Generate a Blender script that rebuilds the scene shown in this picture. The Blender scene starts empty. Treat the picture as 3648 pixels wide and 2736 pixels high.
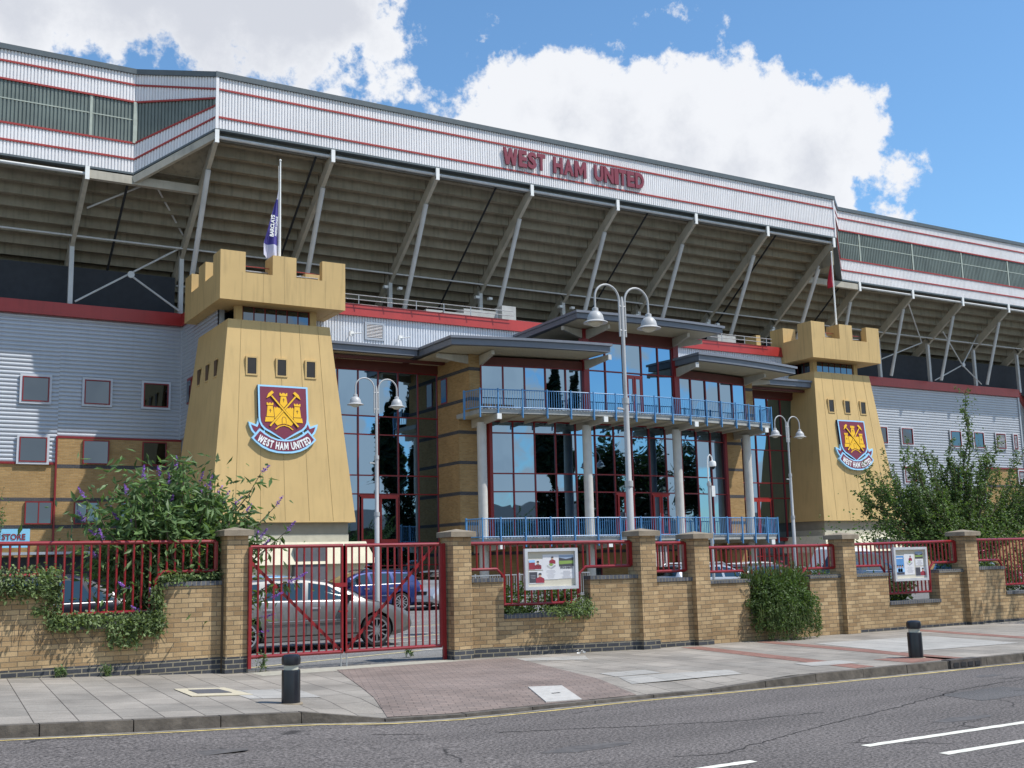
import bpy, bmesh, math, random
import numpy as np
from mathutils import Vector, Matrix
random.seed(7); RNG = np.random.default_rng(11)
C = bpy.context.scene.collection
sc = bpy.context.scene
PI = math.pi
# ------------------------------------------------------------------ camera
YAW, PITCH, ROLL = 0.540025782, 0.156863718, -0.0242913713
F = Vector((math.sin(YAW)*math.cos(PITCH), math.cos(YAW)*math.cos(PITCH), math.sin(PITCH)))
R0 = Vector((math.cos(YAW), -math.sin(YAW), 0)); U0 = R0.cross(F)
R = R0*math.cos(ROLL)+U0*math.sin(ROLL); U = -R0*math.sin(ROLL)+U0*math.cos(ROLL)
cam = bpy.data.objects.new('camera', bpy.data.cameras.new('camera')); C.objects.link(cam)
m3 = Matrix((R, U, -F)).transposed()
cam.matrix_world = Matrix.Translation((0, 0, 1.65)) @ m3.to_4x4()
cam.data.sensor_width = 36; cam.data.lens = 39.47; cam.data.clip_end = 3000; cam.data.clip_start = 0.05
sc.camera = cam
# ------------------------------------------------------------------ sun, sky
SUN = Vector((0.46, -0.435, 1.0)).normalized()
sl = bpy.data.lights.new('sun', 'SUN'); sl.energy = 5.0; sl.angle = math.radians(0.53); sl.color = (1.0, 0.965, 0.90)
so = bpy.data.objects.new('sun', sl); C.objects.link(so); so.rotation_euler = SUN.to_track_quat('Z', 'Y').to_euler(); so.location = (20, -20, 60)
sc.view_settings.view_transform = 'Standard'; sc.view_settings.look = 'None'; sc.view_settings.exposure = 0.0; sc.view_settings.gamma = 1.0
w = bpy.data.worlds.new('World'); sc.world = w; w.use_nodes = True
nt = w.node_tree; N = nt.nodes; L = nt.links; N.clear()
def wn(t, **k):
    n = N.new(t)
    for a, b in k.items(): setattr(n, a, b)
    return n
def wmath(op, a, b=None, clamp=False):
    n = wn('ShaderNodeMath', operation=op); n.use_clamp = clamp
    for i, v in enumerate((a, b)):
        if v is None: continue
        if isinstance(v, (int, float)): n.inputs[i].default_value = v
        else: L.new(v, n.inputs[i])
    return n.outputs[0]
out = wn('ShaderNodeOutputWorld'); bg = wn('ShaderNodeBackground'); bg2 = wn('ShaderNodeBackground'); mixs = wn('ShaderNodeMixShader')
sky = wn('ShaderNodeTexSky', sky_type='NISHITA', sun_disc=False, sun_elevation=math.asin(SUN.z), sun_rotation=math.atan2(SUN.x, SUN.y), altitude=0, air_density=1.0, dust_density=0.4, ozone_density=2.2)
tint = wn('ShaderNodeVectorMath', operation='MULTIPLY'); tint.inputs[1].default_value = (.97, 1.34, 1.50); L.new(sky.outputs[0], tint.inputs[0]); L.new(tint.outputs[0], bg.inputs[0]); bg.inputs[1].default_value = 0.125
tc = wn('ShaderNodeTexCoord'); gen = tc.outputs['Generated']
def raydir(px, py):   # direction of a point of the sky seen from the street (px, py on a 2212 x 1659 sheet)
    x = (px*1.6492-1824)/3999.5; y = (py*1.6492-1368)/3999.5
    return (F+x*R-y*U).normalized()
# cumulus banks: (centre, angular radius)
BL = [((1000, 275), .050), ((1110, 260), .068), ((1240, 250), .075), ((1340, 260), .075), ((1460, 270), .078), ((1520, 235), .055), ((1600, 360), .062), ((1735, 345), .076),
      ((1690, 235), .036), ((1790, 240), .030), ((1850, 310), .030), ((1800, 430), .055), ((1885, 480), .030), ((1400, 400), .09), ((1200, 180), .032),
      ((40, 0), .055), ((250, -35), .070), ((430, -10), .075), ((600, 5), .078), ((730, 25), .072), ((810, 5), .050), ((690, 130), .050), ((120, 60), .030),
      ((200, 90), .022), ((560, 90), .036), ((760, 150), .025), ((1375, 68), .008), ((1610, 130), .010), ((1495, 115), .012)]
nz = wn('ShaderNodeTexNoise'); nz.inputs['Scale'].default_value = 17; nz.inputs['Detail'].default_value = 9; nz.inputs['Roughness'].default_value = .62; L.new(gen, nz.inputs['Vector'])
nz2 = wn('ShaderNodeTexNoise'); nz2.inputs['Scale'].default_value = 5.5; nz2.inputs['Detail'].default_value = 8; nz2.inputs['Roughness'].default_value = .6; L.new(gen, nz2.inputs['Vector'])
cur = None
for (px, py), r in BL:
    d = raydir(px, py)
    dn = wn('ShaderNodeVectorMath', operation='DISTANCE'); L.new(gen, dn.inputs[0]); dn.inputs[1].default_value = d
    v = wmath('MULTIPLY', wmath('SUBTRACT', r, dn.outputs['Value']), 14.0)
    cur = v if cur is None else wmath('MAXIMUM', cur, v)
den = wmath('ADD', cur, wmath('MULTIPLY', wmath('SUBTRACT', nz.outputs[0], .5), 2.8))
# broken cloud over the rest of the sky (behind the street)
sep = wn('ShaderNodeSeparateXYZ'); L.new(gen, sep.inputs[0])
back = wmath('MULTIPLY', wmath('SUBTRACT', .30, sep.outputs[1]), 4.0, True)
low = wmath('MULTIPLY', wmath('SUBTRACT', .62, sep.outputs[2]), 4.0, True)
den2 = wmath('MULTIPLY', wmath('MULTIPLY', wmath('SUBTRACT', nz2.outputs[0], .465), 5.0), wmath('MULTIPLY', back, low))
den = wmath('MAXIMUM', den, den2)
al = wn('ShaderNodeMapRange', interpolation_type='SMOOTHSTEP'); al.inputs[1].default_value = -.02; al.inputs[2].default_value = .26; L.new(den, al.inputs[0])
upm = wmath('MULTIPLY', sep.outputs[2], 30.0, True)
alpha = wmath('MULTIPLY', wmath('MULTIPLY', al.outputs[0], upm), .97)
thick = wn('ShaderNodeMapRange', interpolation_type='SMOOTHSTEP'); thick.inputs[1].default_value = .55; thick.inputs[2].default_value = 1.9; 
gd = wn('ShaderNodeVectorMath', operation='DISTANCE'); L.new(gen, gd.inputs[0]); gd.inputs[1].default_value = raydir(420, -160)
L.new(wmath('ADD', wmath('ADD', den, wmath('MULTIPLY', wmath('SUBTRACT', .235, gd.outputs['Value']), 7.0, True)), wmath('MULTIPLY', wmath('SUBTRACT', nz2.outputs[0], .5), 2.0)), thick.inputs[0])
cr = wn('ShaderNodeMix', data_type='RGBA'); L.new(thick.outputs[0], cr.inputs[0]); cr.inputs[6].default_value = (.94, .955, .99, 1); cr.inputs[7].default_value = (.70, .725, .79, 1)
L.new(cr.outputs[2], bg2.inputs[0]); bg2.inputs[1].default_value = 0.98
L.new(alpha, mixs.inputs[0]); L.new(bg.outputs[0], mixs.inputs[1]); L.new(bg2.outputs[0], mixs.inputs[2]); L.new(mixs.outputs[0], out.inputs[0])
# ------------------------------------------------------------------ materials
MATS = {}
def mat(name, col, rough=.6, metal=0., var=.12, vscale=3., bump=0., bscale=40., spec=.5, island=0., dirt=0., coat=0.):
    if name in MATS: return MATS[name]
    m = bpy.data.materials.new(name); m.use_nodes = True; n = m.node_tree; p = n.nodes['Principled BSDF']
    p.inputs['Roughness'].default_value = rough; p.inputs['Metallic'].default_value = metal; p.inputs['Specular IOR Level'].default_value = spec
    p.inputs['Coat Weight'].default_value = coat
    t = n.nodes.new('ShaderNodeTexCoord'); no = n.nodes.new('ShaderNodeTexNoise'); no.inputs['Scale'].default_value = vscale; no.inputs['Detail'].default_value = 6
    n.links.new(t.outputs['Object'], no.inputs['Vector'])
    mr = n.nodes.new('ShaderNodeMapRange'); mr.inputs[1].default_value = .3; mr.inputs[2].default_value = .7; mr.inputs[3].default_value = 1-var; mr.inputs[4].default_value = 1+var
    n.links.new(no.outputs[0], mr.inputs[0]); f = mr.outputs[0]
    if island:
        g = n.nodes.new('ShaderNodeNewGeometry'); m2 = n.nodes.new('ShaderNodeMapRange'); m2.inputs[3].default_value = 1-island; m2.inputs[4].default_value = 1+island
        n.links.new(g.outputs['Random Per Island'], m2.inputs[0]); mm = n.nodes.new('ShaderNodeMath'); mm.operation = 'MULTIPLY'; n.links.new(f, mm.inputs[0]); n.links.new(m2.outputs[0], mm.inputs[1]); f = mm.outputs[0]
    if dirt:   # vertical rain streaks
        mp = n.nodes.new('ShaderNodeMapping'); mp.inputs['Scale'].default_value = (2.2, 2.2, .18); n.links.new(t.outputs['Object'], mp.inputs[0])
        n3 = n.nodes.new('ShaderNodeTexNoise'); n3.inputs['Scale'].default_value = 2.5; n3.inputs['Detail'].default_value = 5; n.links.new(mp.outputs[0], n3.inputs['Vector'])
        m4 = n.nodes.new('ShaderNodeMapRange'); m4.inputs[1].default_value = .5; m4.inputs[2].default_value = .75; m4.inputs[3].default_value = 1; m4.inputs[4].default_value = 1-dirt; n.links.new(n3.outputs[0], m4.inputs[0])
        m5 = n.nodes.new('ShaderNodeMath'); m5.operation = 'MULTIPLY'; n.links.new(f, m5.inputs[0]); n.links.new(m4.outputs[0], m5.inputs[1]); f = m5.outputs[0]
    mx = n.nodes.new('ShaderNodeVectorMath'); mx.operation = 'SCALE'; mx.inputs[0].default_value = col; n.links.new(f, mx.inputs['Scale']); n.links.new(mx.outputs[0], p.inputs['Base Color'])
    if bump:
        nb = n.nodes.new('ShaderNodeTexNoise'); nb.inputs['Scale'].default_value = bscale; nb.inputs['Detail'].default_value = 4; n.links.new(t.outputs['Object'], nb.inputs['Vector'])
        b = n.nodes.new('ShaderNodeBump'); b.inputs['Strength'].default_value = bump; b.inputs['Distance'].default_value = .01; n.links.new(nb.outputs[0], b.inputs['Height']); n.links.new(b.outputs[0], p.inputs['Normal'])
    MATS[name] = m; return m
def brickmat(name, c1, c2, mortar, bw=.225, rh=.075, ms=.010, bump=.5, stain=.25, rot=0., offs=.5, bias=0., rough=.85, big=1.0):
    if name in MATS: return MATS[name]
    m = bpy.data.materials.new(name); m.use_nodes = True; n = m.node_tree; p = n.nodes['Principled BSDF']; p.inputs['Roughness'].default_value = rough; p.inputs['Specular IOR Level'].default_value = .25
    t = n.nodes.new('ShaderNodeTexCoord'); mp = n.nodes.new('ShaderNodeMapping'); mp.inputs['Rotation'].default_value = (0, 0, rot); n.links.new(t.outputs['UV'], mp.inputs[0])
    w1 = n.nodes.new('ShaderNodeTexNoise'); w1.inputs['Scale'].default_value = 6; n.links.new(mp.outputs[0], w1.inputs['Vector'])
    b = n.nodes.new('ShaderNodeTexBrick'); b.offset = offs; b.inputs['Scale'].default_value = 1; b.inputs['Brick Width'].default_value = bw; b.inputs['Row Height'].default_value = rh
    b.inputs['Mortar Size'].default_value = ms; b.inputs['Mortar Smooth'].default_value = .25; b.inputs['Bias'].default_value = bias
    b.inputs['Color1'].default_value = (*c1, 1); b.inputs['Color2'].default_value = (*c2, 1); b.inputs['Mortar'].default_value = (*mortar, 1); n.links.new(mp.outputs[0], b.inputs['Vector'])
    no = n.nodes.new('ShaderNodeTexNoise'); no.inputs['Scale'].default_value = 1.1*big; no.inputs['Detail'].default_value = 8; no.inputs['Roughness'].default_value = .65; n.links.new(t.outputs['Object'], no.inputs['Vector'])
    mr = n.nodes.new('ShaderNodeMapRange'); mr.inputs[1].default_value = .32; mr.inputs[2].default_value = .66; mr.inputs[3].default_value = 1-stain; mr.inputs[4].default_value = 1+stain*.5; n.links.new(no.outputs[0], mr.inputs[0])
    n2 = n.nodes.new('ShaderNodeTexNoise'); n2.inputs['Scale'].default_value = 55; n2.inputs['Detail'].default_value = 3; n.links.new(t.outputs['Object'], n2.inputs['Vector'])
    m2 = n.nodes.new('ShaderNodeMapRange'); m2.inputs[1].default_value = .3; m2.inputs[2].default_value = .7; m2.inputs[3].default_value = .86; m2.inputs[4].default_value = 1.12; n.links.new(n2.outputs[0], m2.inputs[0])
    mm = n.nodes.new('ShaderNodeMath'); mm.operation = 'MULTIPLY'; n.links.new(mr.outputs[0], mm.inputs[0]); n.links.new(m2.outputs[0], mm.inputs[1])
    mx = n.nodes.new('ShaderNodeVectorMath'); mx.operation = 'SCALE'; n.links.new(b.outputs['Color'], mx.inputs[0]); n.links.new(mm.outputs[0], mx.inputs['Scale']); n.links.new(mx.outputs[0], p.inputs['Base Color'])
    if bump:
        inv = n.nodes.new('ShaderNodeMath'); inv.operation = 'SUBTRACT'; inv.inputs[0].default_value = 1; n.links.new(b.outputs['Fac'], inv.inputs[1])
        ad = n.nodes.new('ShaderNodeMath'); ad.operation = 'MULTIPLY_ADD'; n.links.new(n2.outputs[0], ad.inputs[0]); ad.inputs[1].default_value = .35; n.links.new(inv.outputs[0], ad.inputs[2])
        bp = n.nodes.new('ShaderNodeBump'); bp.inputs['Strength'].default_value = bump; bp.inputs['Distance'].default_value = .008; n.links.new(ad.outputs[0], bp.inputs['Height']); n.links.new(bp.outputs[0], p.inputs['Normal'])
    MATS[name] = m; return m
def asphalt(name, col, sp=.5, cracks=True):
    m = bpy.data.materials.new(name); m.use_nodes = True; n = m.node_tree; p = n.nodes['Principled BSDF']; p.inputs['Roughness'].default_value = .88; p.inputs['Specular IOR Level'].default_value = .3
    t = n.nodes.new('ShaderNodeTexCoord')
    def noise(s, d=4, sc3=None):
        x = n.nodes.new('ShaderNodeTexNoise'); x.inputs['Scale'].default_value = s; x.inputs['Detail'].default_value = d
        if sc3:
            mp = n.nodes.new('ShaderNodeMapping'); mp.inputs['Scale'].default_value = sc3; n.links.new(t.outputs['Object'], mp.inputs[0]); n.links.new(mp.outputs[0], x.inputs['Vector'])
        else: n.links.new(t.outputs['Object'], x.inputs['Vector'])
        return x.outputs[0]
    def rng(v, a, b, c, d):
        x = n.nodes.new('ShaderNodeMapRange'); n.links.new(v, x.inputs[0])
        for i, q in enumerate((a, b, c, d)): x.inputs[i+1].default_value = q
        return x.outputs[0]
    def mul(a, b):
        x = n.nodes.new('ShaderNodeMath'); x.operation = 'MULTIPLY'; n.links.new(a, x.inputs[0]); n.links.new(b, x.inputs[1]); return x.outputs[0]
    f = mul(rng(noise(34, 5), .38, .64, 1-sp, 1+sp*1.3), rng(noise(1.0, 6, (.25, 1, 1)), .3, .7, .80, 1.2))
    f = mul(f, rng(noise(110, 2), .34, .66, .55, 1.5))
    if cracks:
        wv = n.nodes.new('ShaderNodeTexNoise'); wv.inputs['Scale'].default_value = 2.0; n.links.new(t.outputs['Object'], wv.inputs['Vector'])
        ad = n.nodes.new('ShaderNodeVectorMath'); ad.operation = 'MULTIPLY_ADD'; n.links.new(wv.outputs['Color'], ad.inputs[0]); ad.inputs[1].default_value = (.5, .5, 0); n.links.new(t.outputs['Object'], ad.inputs[2])
        mp = n.nodes.new('ShaderNodeMapping'); mp.inputs['Scale'].default_value = (.16, .42, 1); n.links.new(ad.outputs[0], mp.inputs[0])
        vo = n.nodes.new('ShaderNodeTexVoronoi'); vo.feature = 'DISTANCE_TO_EDGE'; vo.inputs['Scale'].default_value = 1.; n.links.new(mp.outputs[0], vo.inputs['Vector'])
        c1 = rng(vo.outputs['Distance'], .0015, .005, .35, 1)
        gate = rng(noise(.7, 2), .50, .53, 0, 1)
        mxx = n.nodes.new('ShaderNodeMath'); mxx.operation = 'MAXIMUM'; n.links.new(c1, mxx.inputs[0]); n.links.new(gate, mxx.inputs[1]); f = mul(f, mxx.outputs[0])
    mx = n.nodes.new('ShaderNodeVectorMath'); mx.operation = 'SCALE'; mx.inputs[0].default_value = col; n.links.new(f, mx.inputs['Scale']); n.links.new(mx.outputs[0], p.inputs['Base Color'])
    b = n.nodes.new('ShaderNodeBump'); b.inputs['Strength'].default_value = .6; b.inputs['Distance'].default_value = .006; n.links.new(noise(95, 4), b.inputs['Height']); n.links.new(b.outputs[0], p.inputs['Normal'])
    return m
def mirror_glass(name, col, wav=.02, rough=.015, ws=.9):
    m = bpy.data.materials.new(name); m.use_nodes = True; n = m.node_tree; p = n.nodes['Principled BSDF']
    p.inputs['Base Color'].default_value = (*col, 1); p.inputs['Metallic'].default_value = 1; p.inputs['Roughness'].default_value = rough
    t = n.nodes.new('ShaderNodeTexCoord'); no = n.nodes.new('ShaderNodeTexNoise'); no.inputs['Scale'].default_value = ws; no.inputs['Detail'].default_value = 1.5; n.links.new(t.outputs['Object'], no.inputs['Vector'])
    b = n.nodes.new('ShaderNodeBump'); b.inputs['Strength'].default_value = 1; b.inputs['Distance'].default_value = wav; n.links.new(no.outputs[0], b.inputs['Height']); n.links.new(b.outputs[0], p.inputs['Normal'])
    return m
GLASS = mirror_glass('solar_glass', (.215, .32, .42), .011, .012, .5)
WINGLASS = mirror_glass('office_glass', (.115, .145, .175), .004, .03)
CARGLASS = mirror_glass('car_glass', (.11, .14, .14), .0, .03)
BRICK = brickmat('yellow_brick', (.50, .355, .195), (.325, .212, .108), (.20, .155, .10), ms=.007, stain=.36)  # mortar colour darkened to carry the shade in the joints
BRICK_B = brickmat('building_brick', (.44, .275, .115), (.34, .205, .08), (.34, .25, .14), stain=.12)
BLUEBRICK = brickmat('blue_brick', (.050, .053, .062), (.075, .078, .088), (.26, .23, .17), stain=.3)
BANDBRICK = brickmat('grey_brick_band', (.055, .055, .065), (.075, .075, .085), (.12, .11, .10), stain=.1)
COPING = brickmat('coping_brick', (.085, .090, .105), (.13, .135, .15), (.22, .20, .16), bw=.075, rh=.40, stain=.3)
SLAB = brickmat('paving_slab', (.33, .295, .255), (.25, .228, .20), (.085, .075, .065), bw=.78, rh=.43, ms=.007, bump=.35, stain=.30, rot=PI/2+.075, big=.8)
PAVER = brickmat('brick_paver', (.265, .205, .178), (.215, .172, .152), (.13, .105, .095), bw=.2, rh=.1, ms=.006, bump=.5, stain=.28, rot=.35, big=.8)
REDPAVER = brickmat('red_paver', (.30, .16, .125), (.24, .125, .10), (.12, .08, .07), bw=.2, rh=.1, ms=.006, bump=.4, stain=.2, rot=.3)
TOWERM = mat('tower_render', (.565, .39, .165), .75, var=.06, vscale=.6, dirt=.12, bump=.12, bscale=30)
SURR = mat('window_surround', (.52, .54, .58), .5, var=.04)
TOWERP = mat('tower_head_render', (.555, .38, .16), .75, var=.07, vscale=.6, dirt=.22, bump=.12, bscale=30)
CREAM = mat('cream_plinth', (.68, .62, .46), .8, var=.05, dirt=.08)
GREYR = mat('grey_render', (.24, .225, .185), .85, var=.08)
WHITEM = mat('white_cladding', (.80, .78, .78), .45, var=.05, vscale=.4, dirt=.10)
SILVER = mat('silver_cladding', (.42, .44, .475), .38, metal=.35, var=.05, vscale=.4, dirt=.06)
REDT = mat('red_trim', (.33, .03, .025), .45, var=.1, vscale=1.5)
REDB = mat('red_band', (.36, .028, .024), .35, var=.10, vscale=.8, dirt=.12)
REDW = mat('maroon_frame', (.22, .012, .014), .4, var=.1)
BROWNP = mat('maroon_panel', (.10, .022, .014), .6, var=.12)
DGREY = mat('slate_trim', (.085, .105, .115), .45, var=.1)
MGREY = mat('grey_steel', (.185, .195, .225), .42, var=.08, metal=.15)
STEEL = mat('painted_steel', (.42, .385, .315), .6, var=.12, vscale=1.2, dirt=.15)
STEELL = mat('light_steel', (.55, .55, .54), .5, var=.1, vscale=1.2, dirt=.1)
CONC = mat('stand_concrete', (.262, .232, .172), .9, var=.14, vscale=1.6, dirt=.30, bump=.3, bscale=12)
DARK = mat('dark_void', (.02, .021, .024), .9, var=.1)
DARKW = mat('dark_wall', (.045, .05, .058), .8, var=.15)
TRANSL = mat('translucent_sheet', (.155, .185, .165), .4, var=.16, vscale=.7, dirt=.2)
SOFFIT = mat('cream_soffit', (.42, .37, .25), .6, var=.06)
CYL = mat('white_column', (.55, .53, .49), .6, var=.07, dirt=.1)
BLUEP = mat('blue_paint', (.09, .26, .50), .4, var=.06)
WHITEP = mat('white_paint', (.78, .78, .76), .5, var=.05)
GALV = mat('galvanised', (.50, .51, .52), .35, metal=.6, var=.1)
FENCER = mat('red_gloss_paint', (.25, .012, .016), .32, var=.14, vscale=5, coat=.2)
CAPST = mat('concrete_cap', (.25, .205, .15), .9, var=.18, vscale=6, bump=.4, bscale=60)
BLACKP = mat('black_plastic', (.012, .013, .018), .28, var=.15, vscale=8)
RUB = mat('rubber', (.02, .02, .02), .8)
ALLOY = mat('alloy_rim', (.50, .51, .53), .3, metal=.8)
LAMPM = mat('lamp_grey_paint', (.42, .42, .42), .45, var=.06)
DIFF = mat('lamp_diffuser', (.55, .50, .38), .3)
KERBM = mat('kerb_stone', (.105, .09, .074), .9, var=.40, vscale=6, bump=1.0, bscale=16)
ROADM = asphalt('road_asphalt', (.118, .105, .099), .50)
CPM = asphalt('car_park_asphalt', (.17, .165, .16), .25, False)
YEL = mat('yellow_line_paint', (.56, .43, .16), .8, var=.3, vscale=12)
WHL = mat('road_white_paint', (.68, .66, .58), .8, var=.18, vscale=14)
BARK = mat('bark', (.11, .085, .06), .9, bump=.5)
def leafmat(name, a, island=.45, rough=.5, tr=.35):
    m = mat(name, a, rough, var=.25, vscale=1.3, island=island, spec=.35)
    n = m.node_tree; p = n.nodes['Principled BSDF']; o = n.nodes['Material Output']
    tl = n.nodes.new('ShaderNodeBsdfTranslucent'); ms = n.nodes.new('ShaderNodeMixShader'); ms.inputs[0].default_value = tr
    s = p.inputs['Base Color'].links[0].from_socket; v = n.nodes.new('ShaderNodeVectorMath'); v.operation = 'MULTIPLY'; v.inputs[1].default_value = (1.3, 1.35, .6); n.links.new(s, v.inputs[0]); n.links.new(v.outputs[0], tl.inputs[0])
    n.links.new(p.outputs[0], ms.inputs[1]); n.links.new(tl.outputs[0], ms.inputs[2]); n.links.new(ms.outputs[0], o.inputs[0]); return m
LEAF_IVY = leafmat('ivy_leaf', (.16, .215, .09), .6); LEAF_BUD = leafmat('buddleia_leaf', (.125, .20, .075)); LEAF_TREE = leafmat('tree_leaf', (.105, .165, .05)); LEAF_BUSH = leafmat('bush_leaf', (.085, .135, .04)); LEAF_DARK = leafmat('dark_leaf', (.025, .045, .015))
FLOWP = mat('purple_flower', (.30, .13, .52), .8, island=.3)
# ------------------------------------------------------------------ mesh builder
class M:
    def __init__(s): s.v = []; s.f = []
    def add(s, vs, fs):
        b = len(s.v); s.v += [tuple(q) for q in vs]; s.f += [tuple(b+i for i in f) for f in fs]; return s
    def box(s, x0, x1, y0, y1, z0, z1):
        return s.add([(x0,y0,z0),(x1,y0,z0),(x1,y1,z0),(x0,y1,z0),(x0,y0,z1),(x1,y0,z1),(x1,y1,z1),(x0,y1,z1)], [(0,3,2,1),(4,5,6,7),(0,1,5,4),(1,2,6,5),(2,3,7,6),(3,0,4,7)])
    def hexa(s, P):   # 8 points: bottom 4 ccw, top 4 ccw
        return s.add(P, [(0,3,2,1),(4,5,6,7),(0,1,5,4),(1,2,6,5),(2,3,7,6),(3,0,4,7)])
    def slab(s, poly, z0, z1):   # plan polygon, z0/z1 numbers or lists
        n = len(poly); a = z0 if hasattr(z0, '__len__') else [z0]*n; b = z1 if hasattr(z1, '__len__') else [z1]*n
        s.add([(x, y, a[i]) for i, (x, y) in enumerate(poly)]+[(x, y, b[i]) for i, (x, y) in enumerate(poly)], [tuple(range(n-1, -1, -1)), tuple(range(n, 2*n))]+[(i, (i+1) % n, n+(i+1) % n, n+i) for i in range(n)]); return s
    def beam(s, a, b, w, h, up=(0, 0, 1), w2=None, h2=None):
        a = Vector(a); b = Vector(b); d = (b-a).normalized(); u = Vector(up); r = d.cross(u)
        if r.length < 1e-4: r = Vector((1, 0, 0))
        r.normalize(); u = r.cross(d); w2 = w if w2 is None else w2; h2 = h if h2 is None else h2
        P = [a-r*w/2-u*h/2, a+r*w/2-u*h/2, a+r*w/2+u*h/2, a-r*w/2+u*h/2, b-r*w2/2-u*h2/2, b+r*w2/2-u*h2/2, b+r*w2/2+u*h2/2, b-r*w2/2+u*h2/2]
        return s.add(P, [(0,1,2,3),(7,6,5,4),(4,5,1,0),(5,6,2,1),(6,7,3,2),(7,4,0,3)])
    def tube(s, pts, r, n=8, cap=True):
        pts = [Vector(p) for p in pts]; rr = r if hasattr(r, '__len__') else [r]*len(pts); b = len(s.v); pr = None
        for i, p in enumerate(pts):
            d = (pts[min(i+1, len(pts)-1)]-pts[max(i-1, 0)])
            if d.length < 1e-9: d = Vector((0, 0, 1))
            d.normalize()
            if pr is None: pr = d.orthogonal().normalized()
            x = (pr-d*pr.dot(d)); x = x.normalized() if x.length > 1e-5 else d.orthogonal().normalized(); pr = x; y = d.cross(x)
            for k in range(n):
                a = 2*PI*k/n; s.v.append(tuple(p+(x*math.cos(a)+y*math.sin(a))*rr[i]))
        for i in range(len(pts)-1):
            for k in range(n): s.f.append((b+i*n+k, b+i*n+(k+1) % n, b+(i+1)*n+(k+1) % n, b+(i+1)*n+k))
        if cap: s.f.append(tuple(b+k for k in range(n-1, -1, -1))); s.f.append(tuple(b+(len(pts)-1)*n+k for k in range(n)))
        return s
    def lathe(s, prof, cx, cy, n=24):   # prof list of (r,z)
        b = len(s.v)
        for r, z in prof:
            for k in range(n): a = 2*PI*k/n; s.v.append((cx+r*math.cos(a), cy+r*math.sin(a), z))
        for i in range(len(prof)-1):
            for k in range(n): s.f.append((b+i*n+k, b+i*n+(k+1) % n, b+(i+1)*n+(k+1) % n, b+(i+1)*n+k))
        s.f.append(tuple(b+k for k in range(n-1, -1, -1))); s.f.append(tuple(b+(len(prof)-1)*n+k for k in range(n))); return s
    def xz(s, poly, y0, y1):   # polygon in X,Z extruded along Y (y0 front)
        n = len(poly)
        return s.add([(x, y0, z) for x, z in poly]+[(x, y1, z) for x, z in poly], [tuple(range(n)), tuple(range(2*n-1, n-1, -1))]+[((i+1) % n, i, n+i, n+(i+1) % n) for i in range(n)])
    def build(s, name, m, parent=None, smooth=False, off=None, fix=True):
        me = bpy.data.meshes.new(name); v = s.v
        if off is None and parent is not None:
            r = parent
            while r.parent: r = r.parent
            off = r.location
        # metre UVs from the face's main direction, in world metres
        me.from_pydata(v, [], s.f)
        if fix:
            bm = bmesh.new(); bm.from_mesh(me); bmesh.ops.recalc_face_normals(bm, faces=bm.faces); bm.to_mesh(me); bm.free()
        uv = me.uv_layers.new(name='UVMap'); co = np.empty(len(me.vertices)*3); me.vertices.foreach_get('co', co); co = co.reshape(-1, 3)
        li = np.empty(len(me.loops), dtype=np.int32); me.loops.foreach_get('vertex_index', li)
        nn = np.empty(len(me.polygons)*3); me.polygons.foreach_get('normal', nn); nn = nn.reshape(-1, 3); tot = np.empty(len(me.polygons), dtype=np.int32); me.polygons.foreach_get('loop_total', tot)
        ln = np.repeat(nn, tot, axis=0); P = co[li]; a = np.abs(ln)
        hz = (a[:, 2] > .75); xx = (~hz) & (a[:, 0] > a[:, 1])
        u = np.where(xx, P[:, 1], P[:, 0]); vv = np.where(hz, P[:, 1], P[:, 2])
        uv.data.foreach_set('uv', np.stack([u, vv], 1).astype(np.float32).ravel())
        if off is not None and (off[0] or off[1] or off[2]):
            co -= np.array(off); me.vertices.foreach_set('co', co.ravel())
        if smooth:
            me.polygons.foreach_set('use_smooth', [True]*len(me.polygons))
            try: me.set_sharp_from_angle(angle=math.radians(40))
            except Exception: pass
        me.materials.append(m); me.update()
        o = bpy.data.objects.new(name, me); C.objects.link(o)
        if parent is not None: o.parent = parent
        return o
def build_each(mb, name, m, parent=None, **k):
    p = list(range(len(mb.v)))
    def find(i):
        while p[i] != i: p[i] = p[p[i]]; i = p[i]
        return i
    for f in mb.f:
        for q in f[1:]: p[find(q)] = find(f[0])
    grp = {}
    for f in mb.f: grp.setdefault(find(f[0]), []).append(f)
    for fs in grp.values():
        idx = sorted({i for f in fs for i in f}); mp = {o: n for n, o in enumerate(idx)}; q = M(); q.v = [mb.v[i] for i in idx]; q.f = [tuple(mp[i] for i in f) for f in fs]; q.build(name, m, parent, **k)
def thing(name, loc, label, cat, group=None, rz=0):
    o = bpy.data.objects.new(name, None); C.objects.link(o); o.location = loc; o.rotation_euler = (0, 0, rz); o.empty_display_size = .3
    o['label'] = label; o['category'] = cat
    if group: o['group'] = group
    return o
def tag(o, label, cat, group=None):
    o['label'] = label; o['category'] = cat
    if group: o['group'] = group
    return o
def struct(o): o['kind'] = 'structure'; return o
def stuff(o, label=None, cat=None):
    o['kind'] = 'stuff'
    if label: o['label'] = label; o['category'] = cat
    return o
def copy_tree(o, parent=None):
    c = o.copy(); C.objects.link(c); c.parent = parent
    for ch in list(o.children): copy_tree(ch, c)
    return c
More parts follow.
